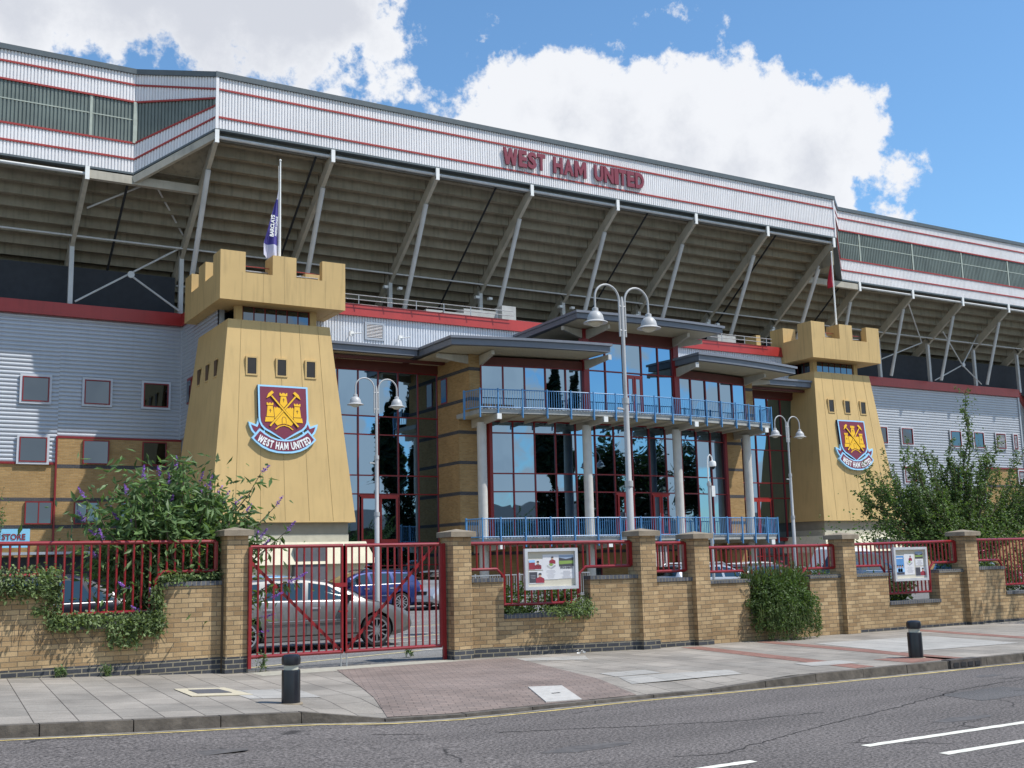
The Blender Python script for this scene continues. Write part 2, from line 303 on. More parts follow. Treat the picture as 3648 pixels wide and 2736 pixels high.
def ribs(mb, A, B, zl, zh, pitch=.15, depth=.05, sink=.0):
    # vertical trapezoid ribs between plan points A,B (front face to the left-hand -normal)
    A = Vector((A[0], A[1], 0)); B = Vector((B[0], B[1], 0)); Lh = (B-A).length; d = (B-A)/Lh; nrm = Vector((d.y, -d.x, 0))
    n = max(1, int(Lh/pitch)); pts = []
    for i in range(n):
        for fr, dp in ((0, depth), (.55, depth), (.62, 0), (.93, 0)): pts.append(((i+fr)/n, dp))
    pts.append((1, depth)); b = len(mb.v)
    for t, dp in pts:
        p = A+d*(t*Lh)+nrm*(dp-sink); lo = zl[0]+(zl[1]-zl[0])*t; hi = zh[0]+(zh[1]-zh[0])*t
        mb.v += [(p.x, p.y, lo), (p.x, p.y, hi)]
    for i in range(len(pts)-1): mb.f.append((b+2*i, b+2*i+2, b+2*i+3, b+2*i+1))
def hribs(mb, A, B, z0, z1, pitch=.2, depth=.032):
    A = Vector((A[0], A[1], 0)); B = Vector((B[0], B[1], 0)); d = (B-A).normalized(); nrm = Vector((d.y, -d.x, 0)); n = max(1, round((z1-z0)/pitch)); p = (z1-z0)/n; prof = []
    for i in range(n):
        for fr, dp in ((0, 0), (.15, .6), (.35, 1), (.6, 1), (.8, .6), (.93, 0)): prof.append((z0+(i+fr)*p, dp*depth))
    prof.append((z1, 0)); b = len(mb.v)
    for z, dp in prof:
        for q in (A, B): mb.v.append((q.x+nrm.x*dp, q.y+nrm.y*dp, z))
    for i in range(len(prof)-1): mb.f.append((b+2*i, b+2*i+1, b+2*i+3, b+2*i+2))
def strip(mb, A, B, zA, zB, th, out=.06, back=.02):
    # a trim bar along plan A->B, bottom heights zA,zB, thickness th
    A = Vector((A[0], A[1], 0)); B = Vector((B[0], B[1], 0)); d = (B-A).normalized(); n = Vector((d.y, -d.x, 0))
    P = []
    for z in (0, th):
        P += [A+n*out+Vector((0, 0, zA+z)), B+n*out+Vector((0, 0, zB+z)), B-n*back+Vector((0, 0, zB+z)), A-n*back+Vector((0, 0, zA+z))]
    mb.hexa(P)
def text_mesh(s, size, sx=.75, bold=.03, depth=.0):
    if s in ('M', 'W'):   # drawn outlines: the bold offset folds over itself in these two letters
        P = [(0, 0), (0, 1), (.27, 1), (.5, .50), (.73, 1), (1, 1), (1, 0), (.76, 0), (.76, .60), (.57, .16), (.43, .16), (.24, .60), (.24, 0)] if s == 'M' else [(.16, 0), (0, 1), (.20, 1), (.29, .42), (.42, 1), (.58, 1), (.71, .42), (.80, 1), (1, 1), (.84, 0), (.62, 0), (.5, .52), (.38, 0)]
        W_ = .82 if s == 'M' else .98; n = len(P); d = max(depth, .002)
        v = [((x-.5)*W_*size*sx, z*.73*size, d) for x, z in P]+[((x-.5)*W_*size*sx, z*.73*size, -d) for x, z in P]
        return v, [tuple(range(n)), tuple(range(2*n-1, n-1, -1))]+[((i+1) % n, i, n+i, n+(i+1) % n) for i in range(n)]
    cu = bpy.data.curves.new('t', 'FONT'); cu.body = s; cu.size = size; cu.offset = bold*size; cu.extrude = depth; cu.resolution_u = 3; cu.align_x = 'CENTER'
    o = bpy.data.objects.new('t', cu); C.objects.link(o); dg = bpy.context.evaluated_depsgraph_get(); dg.update(); me = o.evaluated_get(dg).to_mesh()
    v = [(a.co.x*sx, a.co.y, a.co.z) for a in me.vertices]; f = [tuple(p.vertices) for p in me.polygons]
    o.evaluated_get(dg).to_mesh_clear(); bpy.data.objects.remove(o); bpy.data.curves.remove(cu); return v, f
def put_text(mb, s, size, org, sx=.75, bold=.03, depth=.0, rot=0., ax=(1, 0, 0), ay=(0, 0, 1)):
    v, f = text_mesh(s, size, sx, bold, depth); ax = Vector(ax); ay = Vector(ay); az = ax.cross(ay); o = Vector(org); c, sn = math.cos(rot), math.sin(rot)
    mb.add([o+ax*(x*c-y*sn)+ay*(x*sn+y*c)+az*z for x, y, z in v], f)
#@@PART2
# ------------------------------------------------------------------ ground
def g(x): return .045*min(max(0, 5.5-x), 9)
def lerp(tab, x):
    if x <= tab[0][0]: return tab[0][1]
    for (a, b), (c, d) in zip(tab, tab[1:]):
        if x <= c: return b+(d-b)*(x-a)/(c-a)
    return tab[-1][1]
KY = [(-60, 12.35), (4.7, 12.35), (6.3, 11.86), (9, 11.86), (11, 11.74), (13, 11.66), (120, 11.66)]
DROP = [(4.72, 0), (5.3, .085), (10.0, .085), (11.6, 0)]
def ky(x): return lerp(KY, x)
def drop(x): return lerp(DROP, x)
def wy(x): return 18.2 if x < 5.8 else lerp([(5.8, 18.0), (9.2, 17.75), (12.8, 17.0), (200, 17.0)], x)
XS = [-60, -30, -15, -8]+[-3.5+i*.5 for i in range(52)]+[24, 30, 40, 60, 120]
def sheet(rows, zf, name, m, xs=XS):
    mb = M(); n = len(xs)
    for r in rows:
        for x in xs: y = r(x); mb.v.append((x, y, zf(x, y)))
    for j in range(len(rows)-1):
        for i in range(n-1): mb.f.append((j*n+i, j*n+i+1, (j+1)*n+i+1, (j+1)*n+i))
    return struct(mb.build(name, m))
gm = M(); gm.add([(-1500, -1500, -.6), (1500, -1500, -.6), (1500, 1500, -.6), (-1500, 1500, -.6)], [(0, 1, 2, 3)])
struct(gm.build('ground', mat('far_ground', (.12, .12, .10), .95)))
sheet([lambda x: -8.5, lambda x: 0, lambda x: 6, lambda x: ky(x)+.01], lambda x, y: g(x)-.12, 'road', ROADM)
sheet([lambda x: -30, lambda x: -8.5], lambda x, y: g(x)-.02, 'far_pavement', SLAB)
def pz(x, y): return g(x)-drop(x)*max(0, 1-(y-ky(x)-.14)/1.3)
sheet([lambda x: ky(x)+.13, lambda x: ky(x)+.8, lambda x: ky(x)+1.45, lambda x: ky(x)+3, lambda x: wy(x)+.25], pz, 'pavement', SLAB)
struct(M().add([(-60, 17.3, -.02), (120, 17.3, -.02), (120, 60, -.02), (-60, 60, -.02)], [(0, 1, 2, 3)]).build('car_park', CPM))
# kerb stones
kb = M(); x = -20.0
while x < 60:
    x1 = x+.91-.012; j = random.uniform(-.006, .006); a = []
    for z in (-.16, 0):
        for (xx, dy) in ((x, 0), (x1, 0), (x1, .13), (x, .13)):
            a.append((xx, ky(xx)+dy+j+(.008 if (z == 0 and dy == 0) else 0), g(xx)+(z if z < 0 else .003-drop(xx)+j*.5)))
    kb.hexa(a); x += .91
struct(kb.build('kerb', KERBM))
def flat(poly, name, m, dz=.006, sub=None, zf=None):
    zf = zf or pz; mb = M(); mb.add([(x, y, zf(x, y)+dz) for x, y in poly], [tuple(range(len(poly)))]); return mb.build(name, m)
# brick paved crossover, drawn as a fine sheet that follows the dropped kerb
mb = M(); ys = 22; rows = []
for j in range(ys+1):
    t = j/ys; xl = 5.55+1.45*t; xr = 8.95+1.25*t
    for i in range(15):
        x = xl+(xr-xl)*i/14; y0 = ky(x)+.14; y1 = 17.35-.1*i/14; y = y0+(y1-y0)*t; mb.v.append((x, y, pz(x, y)+.006))
for j in range(ys):
    for i in range(14): mb.f.append((j*15+i, j*15+i+1, (j+1)*15+i+1, (j+1)*15+i))
struct(mb.build('brick_paving', PAVER))
rp = M()
for poly in ([(13.55, 16.75), (13.95, 16.7), (13.2, 11.85), (12.8, 11.85)], [(15.35, 16.7), (15.7, 16.7), (15.2, 11.85), (14.75, 11.85)], [(19.7, 16.7), (20.1, 16.7), (19.2, 11.85), (18.8, 11.85)], [(14.0, 12.6), (15.0, 12.6), (15.0, 11.85), (14.0, 11.85)]):
    rp.add([(x, y, .004) for x, y in poly], [(0, 1, 2, 3)])
struct(rp.build('red_brick_paving', REDPAVER))
LS = brickmat('light_slab', (.40, .38, .35), (.34, .325, .30), (.14, .13, .12), bw=.6, rh=.45, ms=.006, bump=.2, stain=.15, rot=PI/2+.075)
lp = M()
for poly in ([(9.7, 13.9), (10.5, 13.85), (10.4, 13.3), (9.6, 13.35)], [(9.6, 13.3), (11.4, 13.0), (11.2, 12.5), (9.4, 12.7)], [(10.1, 17.0), (11.3, 16.6), (10.9, 15.9), (10.0, 16.5)], [(12.7, 13.0), (13.6, 12.9), (13.5, 12.4), (12.6, 12.5)], [(15.8, 15.6), (18.6, 15.3), (18.2, 13.0), (15.3, 13.2)], [(4.55, 15.2), (5.5, 15.1), (5.4, 13.9), (4.5, 14.0)]):
    lp.add([(x, y, pz(x, y)+.005) for x, y in poly], [(0, 1, 2, 3)])
struct(lp.build('light_paving', LS))
gt = M(); gt.add([(5.75, 17.25, .003), (9.2, 17.2, .003), (9.2, 17.75, .003), (5.75, 17.95, .003)], [(0, 1, 2, 3)]); struct(gt.build('gate_threshold', mat('concrete_floor', (.36, .34, .28), .9, var=.15, vscale=8, bump=.2)))
# painted lines
def line(pts, w, name, m, zf, dz=.004, rough=.0):
    mb = M(); n = len(pts)
    for i, (x, y) in enumerate(pts):
        a = pts[max(i-1, 0)]; b = pts[min(i+1, n-1)]; d = Vector((b[0]-a[0], b[1]-a[1], 0)).normalized(); q = Vector((-d.y, d.x, 0))*w/2
        r1, r2 = random.uniform(-rough, rough), random.uniform(-rough, rough)
        mb.v += [(x-q.x*(1+r1), y-q.y*(1+r1), zf(x, y)+dz), (x+q.x*(1+r2), y+q.y*(1+r2), zf(x, y)+dz)]
    for i in range(n-1): mb.f.append((2*i, 2*i+2, 2*i+3, 2*i+1))
    return struct(mb.build(name, m))
rz = lambda x, y: g(x)-.12
line([(x*.25-10, ky(x*.25-10)-.17+.012*math.sin(x*.7)) for x in range(0, 200)], .055, 'yellow_line', YEL, rz, rough=.25)
for i, (a, b, y) in enumerate(((4.2, 6.98, 7.7), (8.3, 14.3, 7.64), (15.6, 21.6, 7.6), (8.5, 14.5, 6.93), (1.5, 5.6, 6.98), (15.8, 21.8, 6.93))):
    n = int((b-a)/.08); line([(a+(b-a)*k/n, y) for k in range(n+1)], .105, 'white_line', WHL, rz, rough=.12)
def crack(pts, seed):
    r_ = random.Random(seed); out_ = []
    for (x0, y0), (x1, y1) in zip(pts, pts[1:]):
        n = max(2, int(math.hypot(x1-x0, y1-y0)/.12))
        for k in range(n): t = k/n; out_.append((x0+(x1-x0)*t+r_.uniform(-.02, .02), y0+(y1-y0)*t+r_.uniform(-.03, .03)))
    line(out_, .017, 'road_crack', mat('crack_dark', (.028, .025, .024), .95), rz, dz=.003, rough=.7)
crack([(6.6, 8.3), (7.0, 8.15), (8.6, 8.7), (10.6, 9.25), (12.6, 9.9), (15.5, 10.3)], 1); crack([(12.9, 9.35), (13.6, 9.35), (15.2, 9.0), (17.5, 8.7)], 2); crack([(6.1, 10.6), (6.7, 10.35), (7.6, 9.95), (8.6, 9.6), (9.8, 9.5)], 3); crack([(4.9, 11.2), (5.5, 10.9)], 4); crack([(9.0, 6.2), (11.5, 6.1), (14, 6.3)], 5)
pt = M().add([(x, y, -.12+.003) for x, y in ((11.8, 9.0), (13.3, 9.02), (13.2, 9.75), (11.9, 9.7))], [(0, 1, 2, 3)]); struct(pt.build('road_patch', asphalt('patch_asphalt', (.10, .095, .094), .25, False)))
for (x, y, r0) in ((6.2, 9.2, .35), (10.4, 8.2, .28), (3.0, 10.6, .3), (14.2, 10.7, .22)):
    rr_ = random.Random(int(x*10)); st_ = M().add([(x+r0*rr_.uniform(.6, 1.1)*math.cos(k*.4)*1.6, y+r0*rr_.uniform(.6, 1.1)*math.sin(k*.4)*.5, g(x)-.12+.0025) for k in range(15)], [tuple(range(15))]); struct(st_.build('oil_stain', mat('oil_stain', (.098, .089, .084), .7, var=.3, vscale=9)))
gutter = line([(x*.5-10, ky(x*.5-10)-.06) for x in range(0, 100)], .1, 'gutter', mat('gutter_dirt', (.20, .185, .165), .95, var=.35, vscale=9), rz, dz=.002, rough=.6)
cpl = M()
for a, b in (((9.6, 21.0), (13.5, 22.3)), ((10.2, 23.6), (17, 26.0)), ((6.0, 19.0), (10.2, 20.3)), ((10.5, 27), (19, 29.8))):
    d = (Vector(b)-Vector(a)).normalized(); q = Vector((-d.y, d.x))*.05; a = Vector(a); b = Vector(b)
    cpl.add([(*(a-q), -.014), (*(b-q), -.014), (*(b+q), -.014), (*(a+q), -.014)], [(0, 1, 2, 3)])
struct(cpl.build('parking_line', mat('parking_paint', (.55, .47, .26), .85, var=.25, vscale=10)))
cp2 = M()
for k in range(5):
    a = Vector((9.9, 20.2+k*2.6)); b = a+Vector((4.6, -.4)); cp2.add([(a.x, a.y, -.013), (b.x, b.y, -.013), (b.x, b.y+.09, -.013), (a.x, a.y+.09, -.013)], [(0, 1, 2, 3)])
struct(cp2.build('bay_line', mat('bay_paint', (.60, .59, .54), .85, var=.2, vscale=10)))
# ------------------------------------------------------------------ grandstand
XC = 35.8
gs = thing('grandstand', (35.8, 60, 0), 'huge grandstand with ribbed white roof band over a stepped concrete underside on raking beams', 'grandstand')
YF = 51.85; YW = 54.5; XL, XR = 14.66, 56.9; WL, WR = 11.40, 60.1; EL, ER = -12, 112
secs = [((XL, YF), (XR, YF)), ]
def cladding(A, B, zl, zh, m=WHITEM): mb = M(); ribs(mb, A, B, zl, zh); return mb.build('cladding_panel', m, gs)
H0 = dict(bot=22.80, r1=23.40, r2=24.83, top=25.45)     # centre
HW = dict(bot=20.84, r1=21.55, r2=22.37, r3=24.50, r4=25.39, top=25.95)
cladding((XL, YF), (XR, YF), (H0['bot'],)*2, (H0['top'],)*2)
for A, B in (((EL, YW), (WL, YW)), ((WR, YW), (ER, YW))):
    cladding(A, B, (HW['bot'],)*2, (HW['r2'],)*2); cladding(A, B, (HW['r3'],)*2, (HW['top'],)*2)
    mb = M(); ribs(mb, A, B, (HW['r2'],)*2, (HW['r3'],)*2, .17, .05, .02); mb.build('translucent_panel', TRANSL, gs)
    for z in (HW['r1'], HW['r2'], HW['r3'], HW['r4']): mb = M(); strip(mb, A, B, z-.04, z-.04, .09, .09); mb.build('red_trim', REDT, gs)
    mb = M(); strip(mb, A, B, HW['top'], HW['top'], .26, .14, .3); mb.build('roof_edge_trim', DGREY, gs)
    mb = M(); strip(mb, A, B, HW['bot']-.07, HW['bot']-.07, .1, .08, .3); mb.build('drip_trim', DGREY, gs)
    x = B[0]-2.1 if A[0] < 0 else A[0]+2.1
    while EL < x < ER:
        M().box(x-.06, x+.06, YW-.06, YW-.02, HW['r2']+.05, HW['r3']-.05).build('glazing_post', mat('pale_post', (.38, .42, .36), .5), gs)
        x += -5.63 if A[0] < 0 else 5.63
    mb = M(); strip(mb, A, B, 23.55, 23.55, .05, .04, 0); mb.build('glazing_rail', mat('pale_post', (.38, .42, .36)), gs)
for (A, B), sgn in ((((WL, YW), (XL, YF)), 1), (((XR, YF), (WR, YW)), -1)):
    hw = lambda k: (HW[k], H0_[k]) if sgn == 1 else (H0_[k], HW[k])
    H0_ = dict(bot=22.80, r1=23.40, r2=24.0, r3=24.36, r4=24.83, top=25.45)
    lo, a, b_, c_, d_, t = (hw(k) for k in ('bot', 'r1', 'r2', 'r3', 'r4', 'top'))
    cladding(A, B, lo, b_); cladding(A, B, c_, t)
    mb = M(); ribs(mb, A, B, b_, c_, .17, .05, .02); mb.build('translucent_panel', TRANSL, gs)
    for q in (a, b_, c_, d_): mb = M(); strip(mb, A, B, q[0]-.04, q[1]-.04, .09, .09); mb.build('red_trim', REDT, gs)
    mb = M(); strip(mb, A, B, t[0], t[1], .26, .14, .3); mb.build('roof_edge_trim', DGREY, gs)
    mb = M(); strip(mb, A, B, lo[0]-.07, lo[1]-.07, .1, .08, .3); mb.build('drip_trim', DGREY, gs)
M().box(WL-.13, WL+.06, YW-.11, YW+.05, HW['r2'], HW['r3']).build('corner_post', mat('pale_post', (.38, .42, .36)), gs)
M().box(XL-.08, XL+.06, YF-.11, YF+.1, H0['bot'], H0['top']).build('corner_trim', WHITEM, gs)
M().box(XR-.08, XR+.02, YF-.11, YF+.1, H0['bot'], H0['top']).build('corner_trim', WHITEM, gs)
for z in (H0['r1'], H0['r2']): mb = M(); strip(mb, (XL, YF), (XR, YF), z-.04, z-.04, .09, .09); mb.build('red_trim', REDT, gs)
mb = M(); strip(mb, (XL-.1, YF), (XR+.1, YF), H0['top'], H0['top'], .27, .14, .3); mb.build('roof_edge_trim', DGREY, gs)
mb = M(); strip(mb, (XL, YF), (XR, YF), H0['bot']-.07, H0['bot']-.07, .1, .08, .3); mb.build('drip_trim', DGREY, gs)
# roof sheet and body behind
rf = M(); rf.slab([(XL, YF+.1), (XR, YF+.1), (WR, YW+.1), (ER, YW+.1), (ER, 80), (EL, 80), (EL, YW+.1), (WL, YW+.1)], [25.5, 25.5, 26.0, 26.0, 29, 29, 26.0, 26.0], [25.68, 25.68, 26.18, 26.18, 29.3, 29.3, 26.18, 26.18]); rf.build('roof', DGREY, gs)
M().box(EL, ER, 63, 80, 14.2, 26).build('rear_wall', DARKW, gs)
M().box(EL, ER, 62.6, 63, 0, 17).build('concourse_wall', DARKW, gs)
M().box(EL, EL+.3, YW, 80, 14, 27).build('end_wall', WHITEM, gs); M().box(ER-.3, ER, YW, 80, 14, 27).build('end_wall', WHITEM, gs)
# inner lining so that no sky shows through behind the cladding
M().slab([(XL+.1, YF+.35), (XR-.1, YF+.35), (WR, YW+.35), (ER, YW+.35), (ER, YW+.5), (WR, YW+.5), (XR-.1, YF+.5), (XL+.1, YF+.5), (WL, YW+.5), (EL, YW+.5), (EL, YW+.35), (WL, YW+.35)], [22.4, 22.4, 20.9, 20.9, 20.9, 20.9, 22.4, 22.4, 20.9, 20.9, 20.9, 20.9], 25.9).build('cladding_backing', mat('sheet_backing', (.20, .21, .20), .8), gs)
# stepped terrace soffit
def terrace(x0, x1, ystart, ztop, ang=None):
    mb = M(); y, z = ystart, ztop; run, rise = .62, .4435; prof = [(y, z+.5), (y, z)]
    while z > 14.6: y += run; prof.append((y, z)); z -= rise; prof += [(y, z-.10), (y+.13, z-.10), (y+.13, z)]
    prof += [(y+.5, z), (y+.5, z+1.2), (ystart+.8, ztop+1.0)]
    mb.v += [(x0, a, b) for a, b in prof]+[(x1, a, b) for a, b in prof]; n = len(prof)
    mb.f += [(i, (i+1) % n, n+(i+1) % n, n+i) for i in range(n)]+[tuple(range(n-1, -1, -1)), tuple(range(n, 2*n))]
    return mb.build('terrace_soffit', CONC, gs)
posts = [14.67+6*i for i in range(8)]; wposts_l = [9.22, 3.6, -2.0, -7.6]; wposts_r = [61.88, 67.5, 73.16, 78.7, 84.3, 89.9, 95.5, 101.1]
for a, b in zip(posts, posts[1:]): terrace(a+.02, b-.02, 51.95, 22.95)
for a, b in zip([posts[0]]+wposts_l, wposts_l): terrace(b+.02, a-.02, 54.55, 21.09)
for a, b in zip([posts[-1]]+wposts_r, wposts_r): terrace(a+.02, b-.02, 54.55, 21.09)
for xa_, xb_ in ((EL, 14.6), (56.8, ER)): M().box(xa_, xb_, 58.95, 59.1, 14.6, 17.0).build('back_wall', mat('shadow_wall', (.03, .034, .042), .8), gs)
M().add([(11.3, 54.56, 21.12), (14.7, 51.93, 23.0), (14.7, 54.6, 21.1)], [(0, 1, 2)]).build('soffit_infill', CONC, gs, fix=False); M().add([(60.2, 54.56, 21.12), (56.6, 51.93, 23.0), (56.6, 54.6, 21.1)], [(0, 1, 2)]).build('soffit_infill', CONC, gs, fix=False)
M().box(56.60, 56.72, 51.95, 54.7, 20.9, 22.9).build('end_panel', CONC, gs)
RK = .7154
def frame(x, ytop, brace_low, zbase, tube=True):
    zt = lambda y: 22.42-(y-51.85)*RK
    fr = M(); fr.beam((x, ytop+.05, zt(ytop)), (x, 57.9, zt(57.9)-.0), .2, .52, up=(0, 0, 1)); fr.beam((x, 57.8, zt(57.8)), (x, 62.5, zt(62.5)), .2, .5)
    o = fr.build('raker_beam', STEEL, gs)
    M().box(x-.10, x+.10, ytop-.12, ytop-.02, zt(ytop)-.33, zt(ytop)+.33).build('end_plate', WHITEP, o)
    M().box(x-.11, x+.11, 57.9, 58.12, zbase, zt(58)-.1).build('post', STEELL, gs)
    if tube:
        yy = ytop+1.35; M().tube([(x, 56.5, zbase+.3), (x, yy, zt(yy)-.3)], .135, 10).build('diagonal_strut', STEELL, gs, smooth=True)
for x in posts: frame(x, 51.85, 0, 14.8)
for x in wposts_l: frame(x, 54.5, 0, 14.6, tube=False)
for x in wposts_r:
    frame(x, 54.5, 0, 14.6, tube=False); M().tube([(x, 57.0, 14.8), (x, 55.4, 19.6)], .12, 10).build('diagonal_strut', STEELL, gs, smooth=True)
for x0, x1, y, z in ((posts[0], posts[-1], 51.98, 22.45), (EL, wposts_l[0], 54.55, 20.5), (wposts_r[0], ER, 54.55, 20.5)):
    M().tube([(x0, y, z), (x1, y, z)], .085, 8).build('edge_tube', STEELL, gs, smooth=True)
M().beam((9.22, 54.6, 20.5), (14.67, 54.6, 20.5), .3, .42).build('edge_beam', STEEL, gs); M().beam((14.67, 51.95, 22.5), (11.4, 54.5, 20.5), .22, .35).build('edge_beam', STEEL, gs)
M().beam((56.67, 54.6, 20.5), (61.88, 54.6, 20.5), .3, .42).build('edge_beam', STEEL, gs)
bp = [(x, ) for x in (11.2, 19.9, 30.55, 41.2, 51.75, 60.35)]
for (x,) in bp:
    y0 = 54.8 if (x < 14 or x > 57) else 52.25; mb = M(); mb.tube([(x, y0-.05, 22.42-(y0-51.85)*RK+.25), (x, 61.5, 22.42-(61.5-51.85)*RK-.1)], .06, 6); mb.build('black_drain_pipe', DARK, gs)
for a, b in (((9.4, 57.6, 14.9), (14.7, 57.6, 18.4)), ((14.6, 57.6, 14.85), (12.0, 57.6, 16.54)), ((9.6, 56.4, 19.4), (12.2, 55.3, 20.7)), ((12.6, 55.2, 20.7), (14.9, 58, 18.8)),
             ((73.2, 57.6, 14.9), (76.4, 57.4, 16.3)), ((76.4, 57.4, 16.3), (78.8, 57.5, 19.0)), ((78.7, 57.5, 14.9), (76.4, 57.4, 16.3)), ((76.4, 57.4, 16.3), (73.2, 56.5, 18.6)), ((67.6, 55.0, 20.0), (72.0, 57.6, 17.8)), ((72.0, 57.6, 17.8), (67.5, 57.9, 16.2))):
    M().tube([a, b], .05, 6).build('cross_brace', STEELL, gs)
for a in ((12.02, 57.5, 16.54), (76.4, 57.3, 16.3)): M().tube([(a[0], a[1]-.05, a[2]), (a[0], a[1]+.05, a[2])], .18, 10).build('brace_hub', STEELL, gs)
for k, z in enumerate((18.2, 16.7)):
    y = 51.85+(22.42-z)/RK+.1
    for x0, x1 in ((EL, ER),): M().tube([(x0, y-.45, z), (x1, y-.45, z)], .05, 6).build('conduit', STEELL, gs)
for x in posts[1:]:
    for s in (-1, 1): M().box(x+s*.45-.12, x+s*.45+.12, 57.5, 57.75, 17.35, 17.5).build('flood_light', WHITEP, gs)
# ------------------------------------------------------------------ side buildings
def window(par, x0, x1, z0, z1, y, fr=REDW, surround=None, gl=WINGLASS, louvre=False, mull=0):
    f = M(); t = .055
    if surround:
        s = M(); q = .11
        s.box(x0-q, x1+q, y-.06, y, z1, z1+q).box(x0-q, x1+q, y-.06, y, z0-q, z0).box(x0-q, x0, y-.06, y, z0, z1).box(x1, x1+q, y-.06, y, z0, z1)
    f.box(x0, x1, y-.085, y, z1-t, z1).box(x0, x1, y-.085, y, z0, z0+t).box(x0, x0+t, y-.085, y, z0+t, z1-t).box(x1-t, x1, y-.085, y, z0+t, z1-t)
    for k in range(mull): xm = x0+(x1-x0)*(k+1)/(mull+1); f.box(xm-.025, xm+.025, y-.08, y, z0+t, z1-t)
    o = f.build('window', fr, par)
    if surround: s.build('surround', surround, o)
    if louvre:
        l = M(); n = int((z1-z0)/.1)
        for k in range(n): zz = z0+(k+.5)*(z1-z0)/n; l.add([(x0+t, y-.07, zz-.03), (x1-t, y-.07, zz-.03), (x1-t, y-.02, zz+.045), (x0+t, y-.02, zz+.045)], [(0, 1, 2, 3)])
        l.build('louvre_blades', SILVER, o)
    M().box(x0+t, x1-t, y-.035, y-.02, z0+t, z1-t).build('pane', DARK if louvre else gl, o)
    if not louvre and x0 < 15 and z0 > 5:
        M().box(x0+.5*(x1-x0), x1-.16, y-.020, y-.005, z0+t, z0+.55*(z1-z0)).build('blind', mat('blind', (.4, .42, .4)), o)
    return o
wl = thing('side_building', (3, 58, 0), 'left side building, silver ribbed cladding over yellow brick with red framed square windows', 'building', 'buildings either side of the stand entrance')
XA = 8.88
mb = M(); hribs(mb, (-12, 58), (XA, 58), 6.9, 14.15); hribs(mb, (XA, 58), (14.78, 58), 8.2, 14.15); mb.build('metal_wall', SILVER, wl)
mb = M(); hribs(mb, (14.80, 57.9), (14.80, 51.5), 8.2, 14.15); mb.v = [(14.79-(v[0]-14.80), v[1], v[2]) if False else v for v in mb.v]; mb.build('metal_wall', SILVER, wl)
mb = M(); mb.box(14.86, 15.1, 51.5, 58, 0, 14.2); mb.build('return_wall', SILVER, wl)
M().box(-12, 14.85, 58.05, 62.5, 0, 14.2).build('brick_wall', BRICK_B, wl)
M().box(-12, XA-.02, 57.99, 58.045, 0, 6.88).build('brick_wall', BRICK_B, wl); M().box(XA, 14.84, 57.9, 58.04, 0, 8.12).build('brick_wall', BRICK_B, wl)
M().box(14.72, 14.84, 57.88, 58.0, 8.2, 14.15).build('corner_trim', SILVER, wl)
for x0, x1, z, y in ((-12, XA, 6.82, 57.92), (XA, 14.85, 8.12, 57.88)): M().box(x0, x1, y, 58.03, z, z+.1).build('red_trim', REDW, wl)
M().box(XA-.06, XA+.02, 57.84, 57.97, 0, 8.2).build('drain_pipe', REDW, wl)
for x0, x1, z0, z1, y in ((XA, 14.84, 6.66, 6.84, 57.893), (-12, XA-.06, 5.05, 5.22, 57.983), (XA, 14.84, 5.05, 5.22, 57.893), (-12, XA-.06, 3.75, 3.92, 57.983), (XA, 14.84, 3.75, 3.92, 57.893)):
    M().box(x0, x1, y, 57.995, z0, z1).build('grey_brick_band', BANDBRICK, wl)
for x0, x1, z0, z1, su, y in ((7.2, 8.42, 9.85, 11.07, SURR, 57.93), (10.05, 11.27, 9.85, 11.07, SURR, 57.93), (12.9, 14.14, 9.85, 11.07, SURR, 57.93), (4.4, 5.6, 9.85, 11.07, SURR, 57.93), (7.18, 8.42, 6.92, 8.12, SURR, 57.91), (4.4, 5.6, 6.92, 8.12, SURR, 57.91),
                              (10.06, 11.3, 6.87, 8.06, None, 57.88), (12.9, 14.1, 6.87, 8.06, None, 57.88), (7.55, 8.78, 3.95, 5.04, None, 57.96), (9.75, 10.95, 3.95, 5.04, None, 57.88), (11.9, 13.1, 3.95, 5.04, None, 57.88), (5.2, 6.4, 3.95, 5.04, None, 57.96)):
    window(wl, x0, x1, z0, z1, y, surround=su, mull=0 if z0 > 5 else 1)
M().box(-12, 14.95, 57.72, 58.0, 14.15, 14.80).build('red_band', REDB, wl); M().box(14.70, 14.98, 51.4, 57.72, 14.15, 14.80).build('red_band', REDB, wl)
M().box(-12, 14.9, 58.0, 63, 14.55, 14.7).build('roof', DARKW, wl)
o = M(); o.box(14.68, 14.75, 54.2, 55.0, 9.85, 11.07).box(14.68, 14.75, 55.6, 56.4, 9.85, 11.07).box(14.68, 14.75, 54.2, 56.4, 11.07, 11.15); o = o.build('window', REDW, wl)
M().box(14.66, 14.69, 54.28, 54.94, 9.92, 11.0).box(14.66, 14.69, 55.68, 56.34, 9.92, 11.0).build('pane', WINGLASS, o)
M().box(-12, 14.4, 56.6, 57.85, 2.5, 2.62).build('entrance_canopy', SILVER, wl); M().box(-12, 14.4, 57.75, 57.9, 0, 2.4).build('shopfront', DARKW, wl)
o = M().box(5.4, 7.75, 57.35, 57.45, 2.85, 3.72).build('shop_sign', mat('sign_blue', (.22, .52, .72), .5, var=.04), None)
tag(o, 'pale blue shop sign reading STORE in maroon letters on the far left brickwork', 'sign')
tm = M(); put_text(tm, 'STORE', .38, (7.05, 57.335, 3.22), .9, .022, .01); tm.build('lettering', REDW, o, off=(0, 0, 0))
wr = thing('side_building', (80, 58, 0), 'right side building of silver ribbed cladding behind the leafy tree, with windows and louvres', 'building', 'buildings either side of the stand entrance')
mb = M(); hribs(mb, (56.8, 58), (78.8, 58), 5.05, 14.15); hribs(mb, (78.8, 58), (83.9, 58), 8.2, 14.15); hribs(mb, (83.9, 58), (92, 63), 8.2, 14.15); mb.build('metal_wall', SILVER, wr)
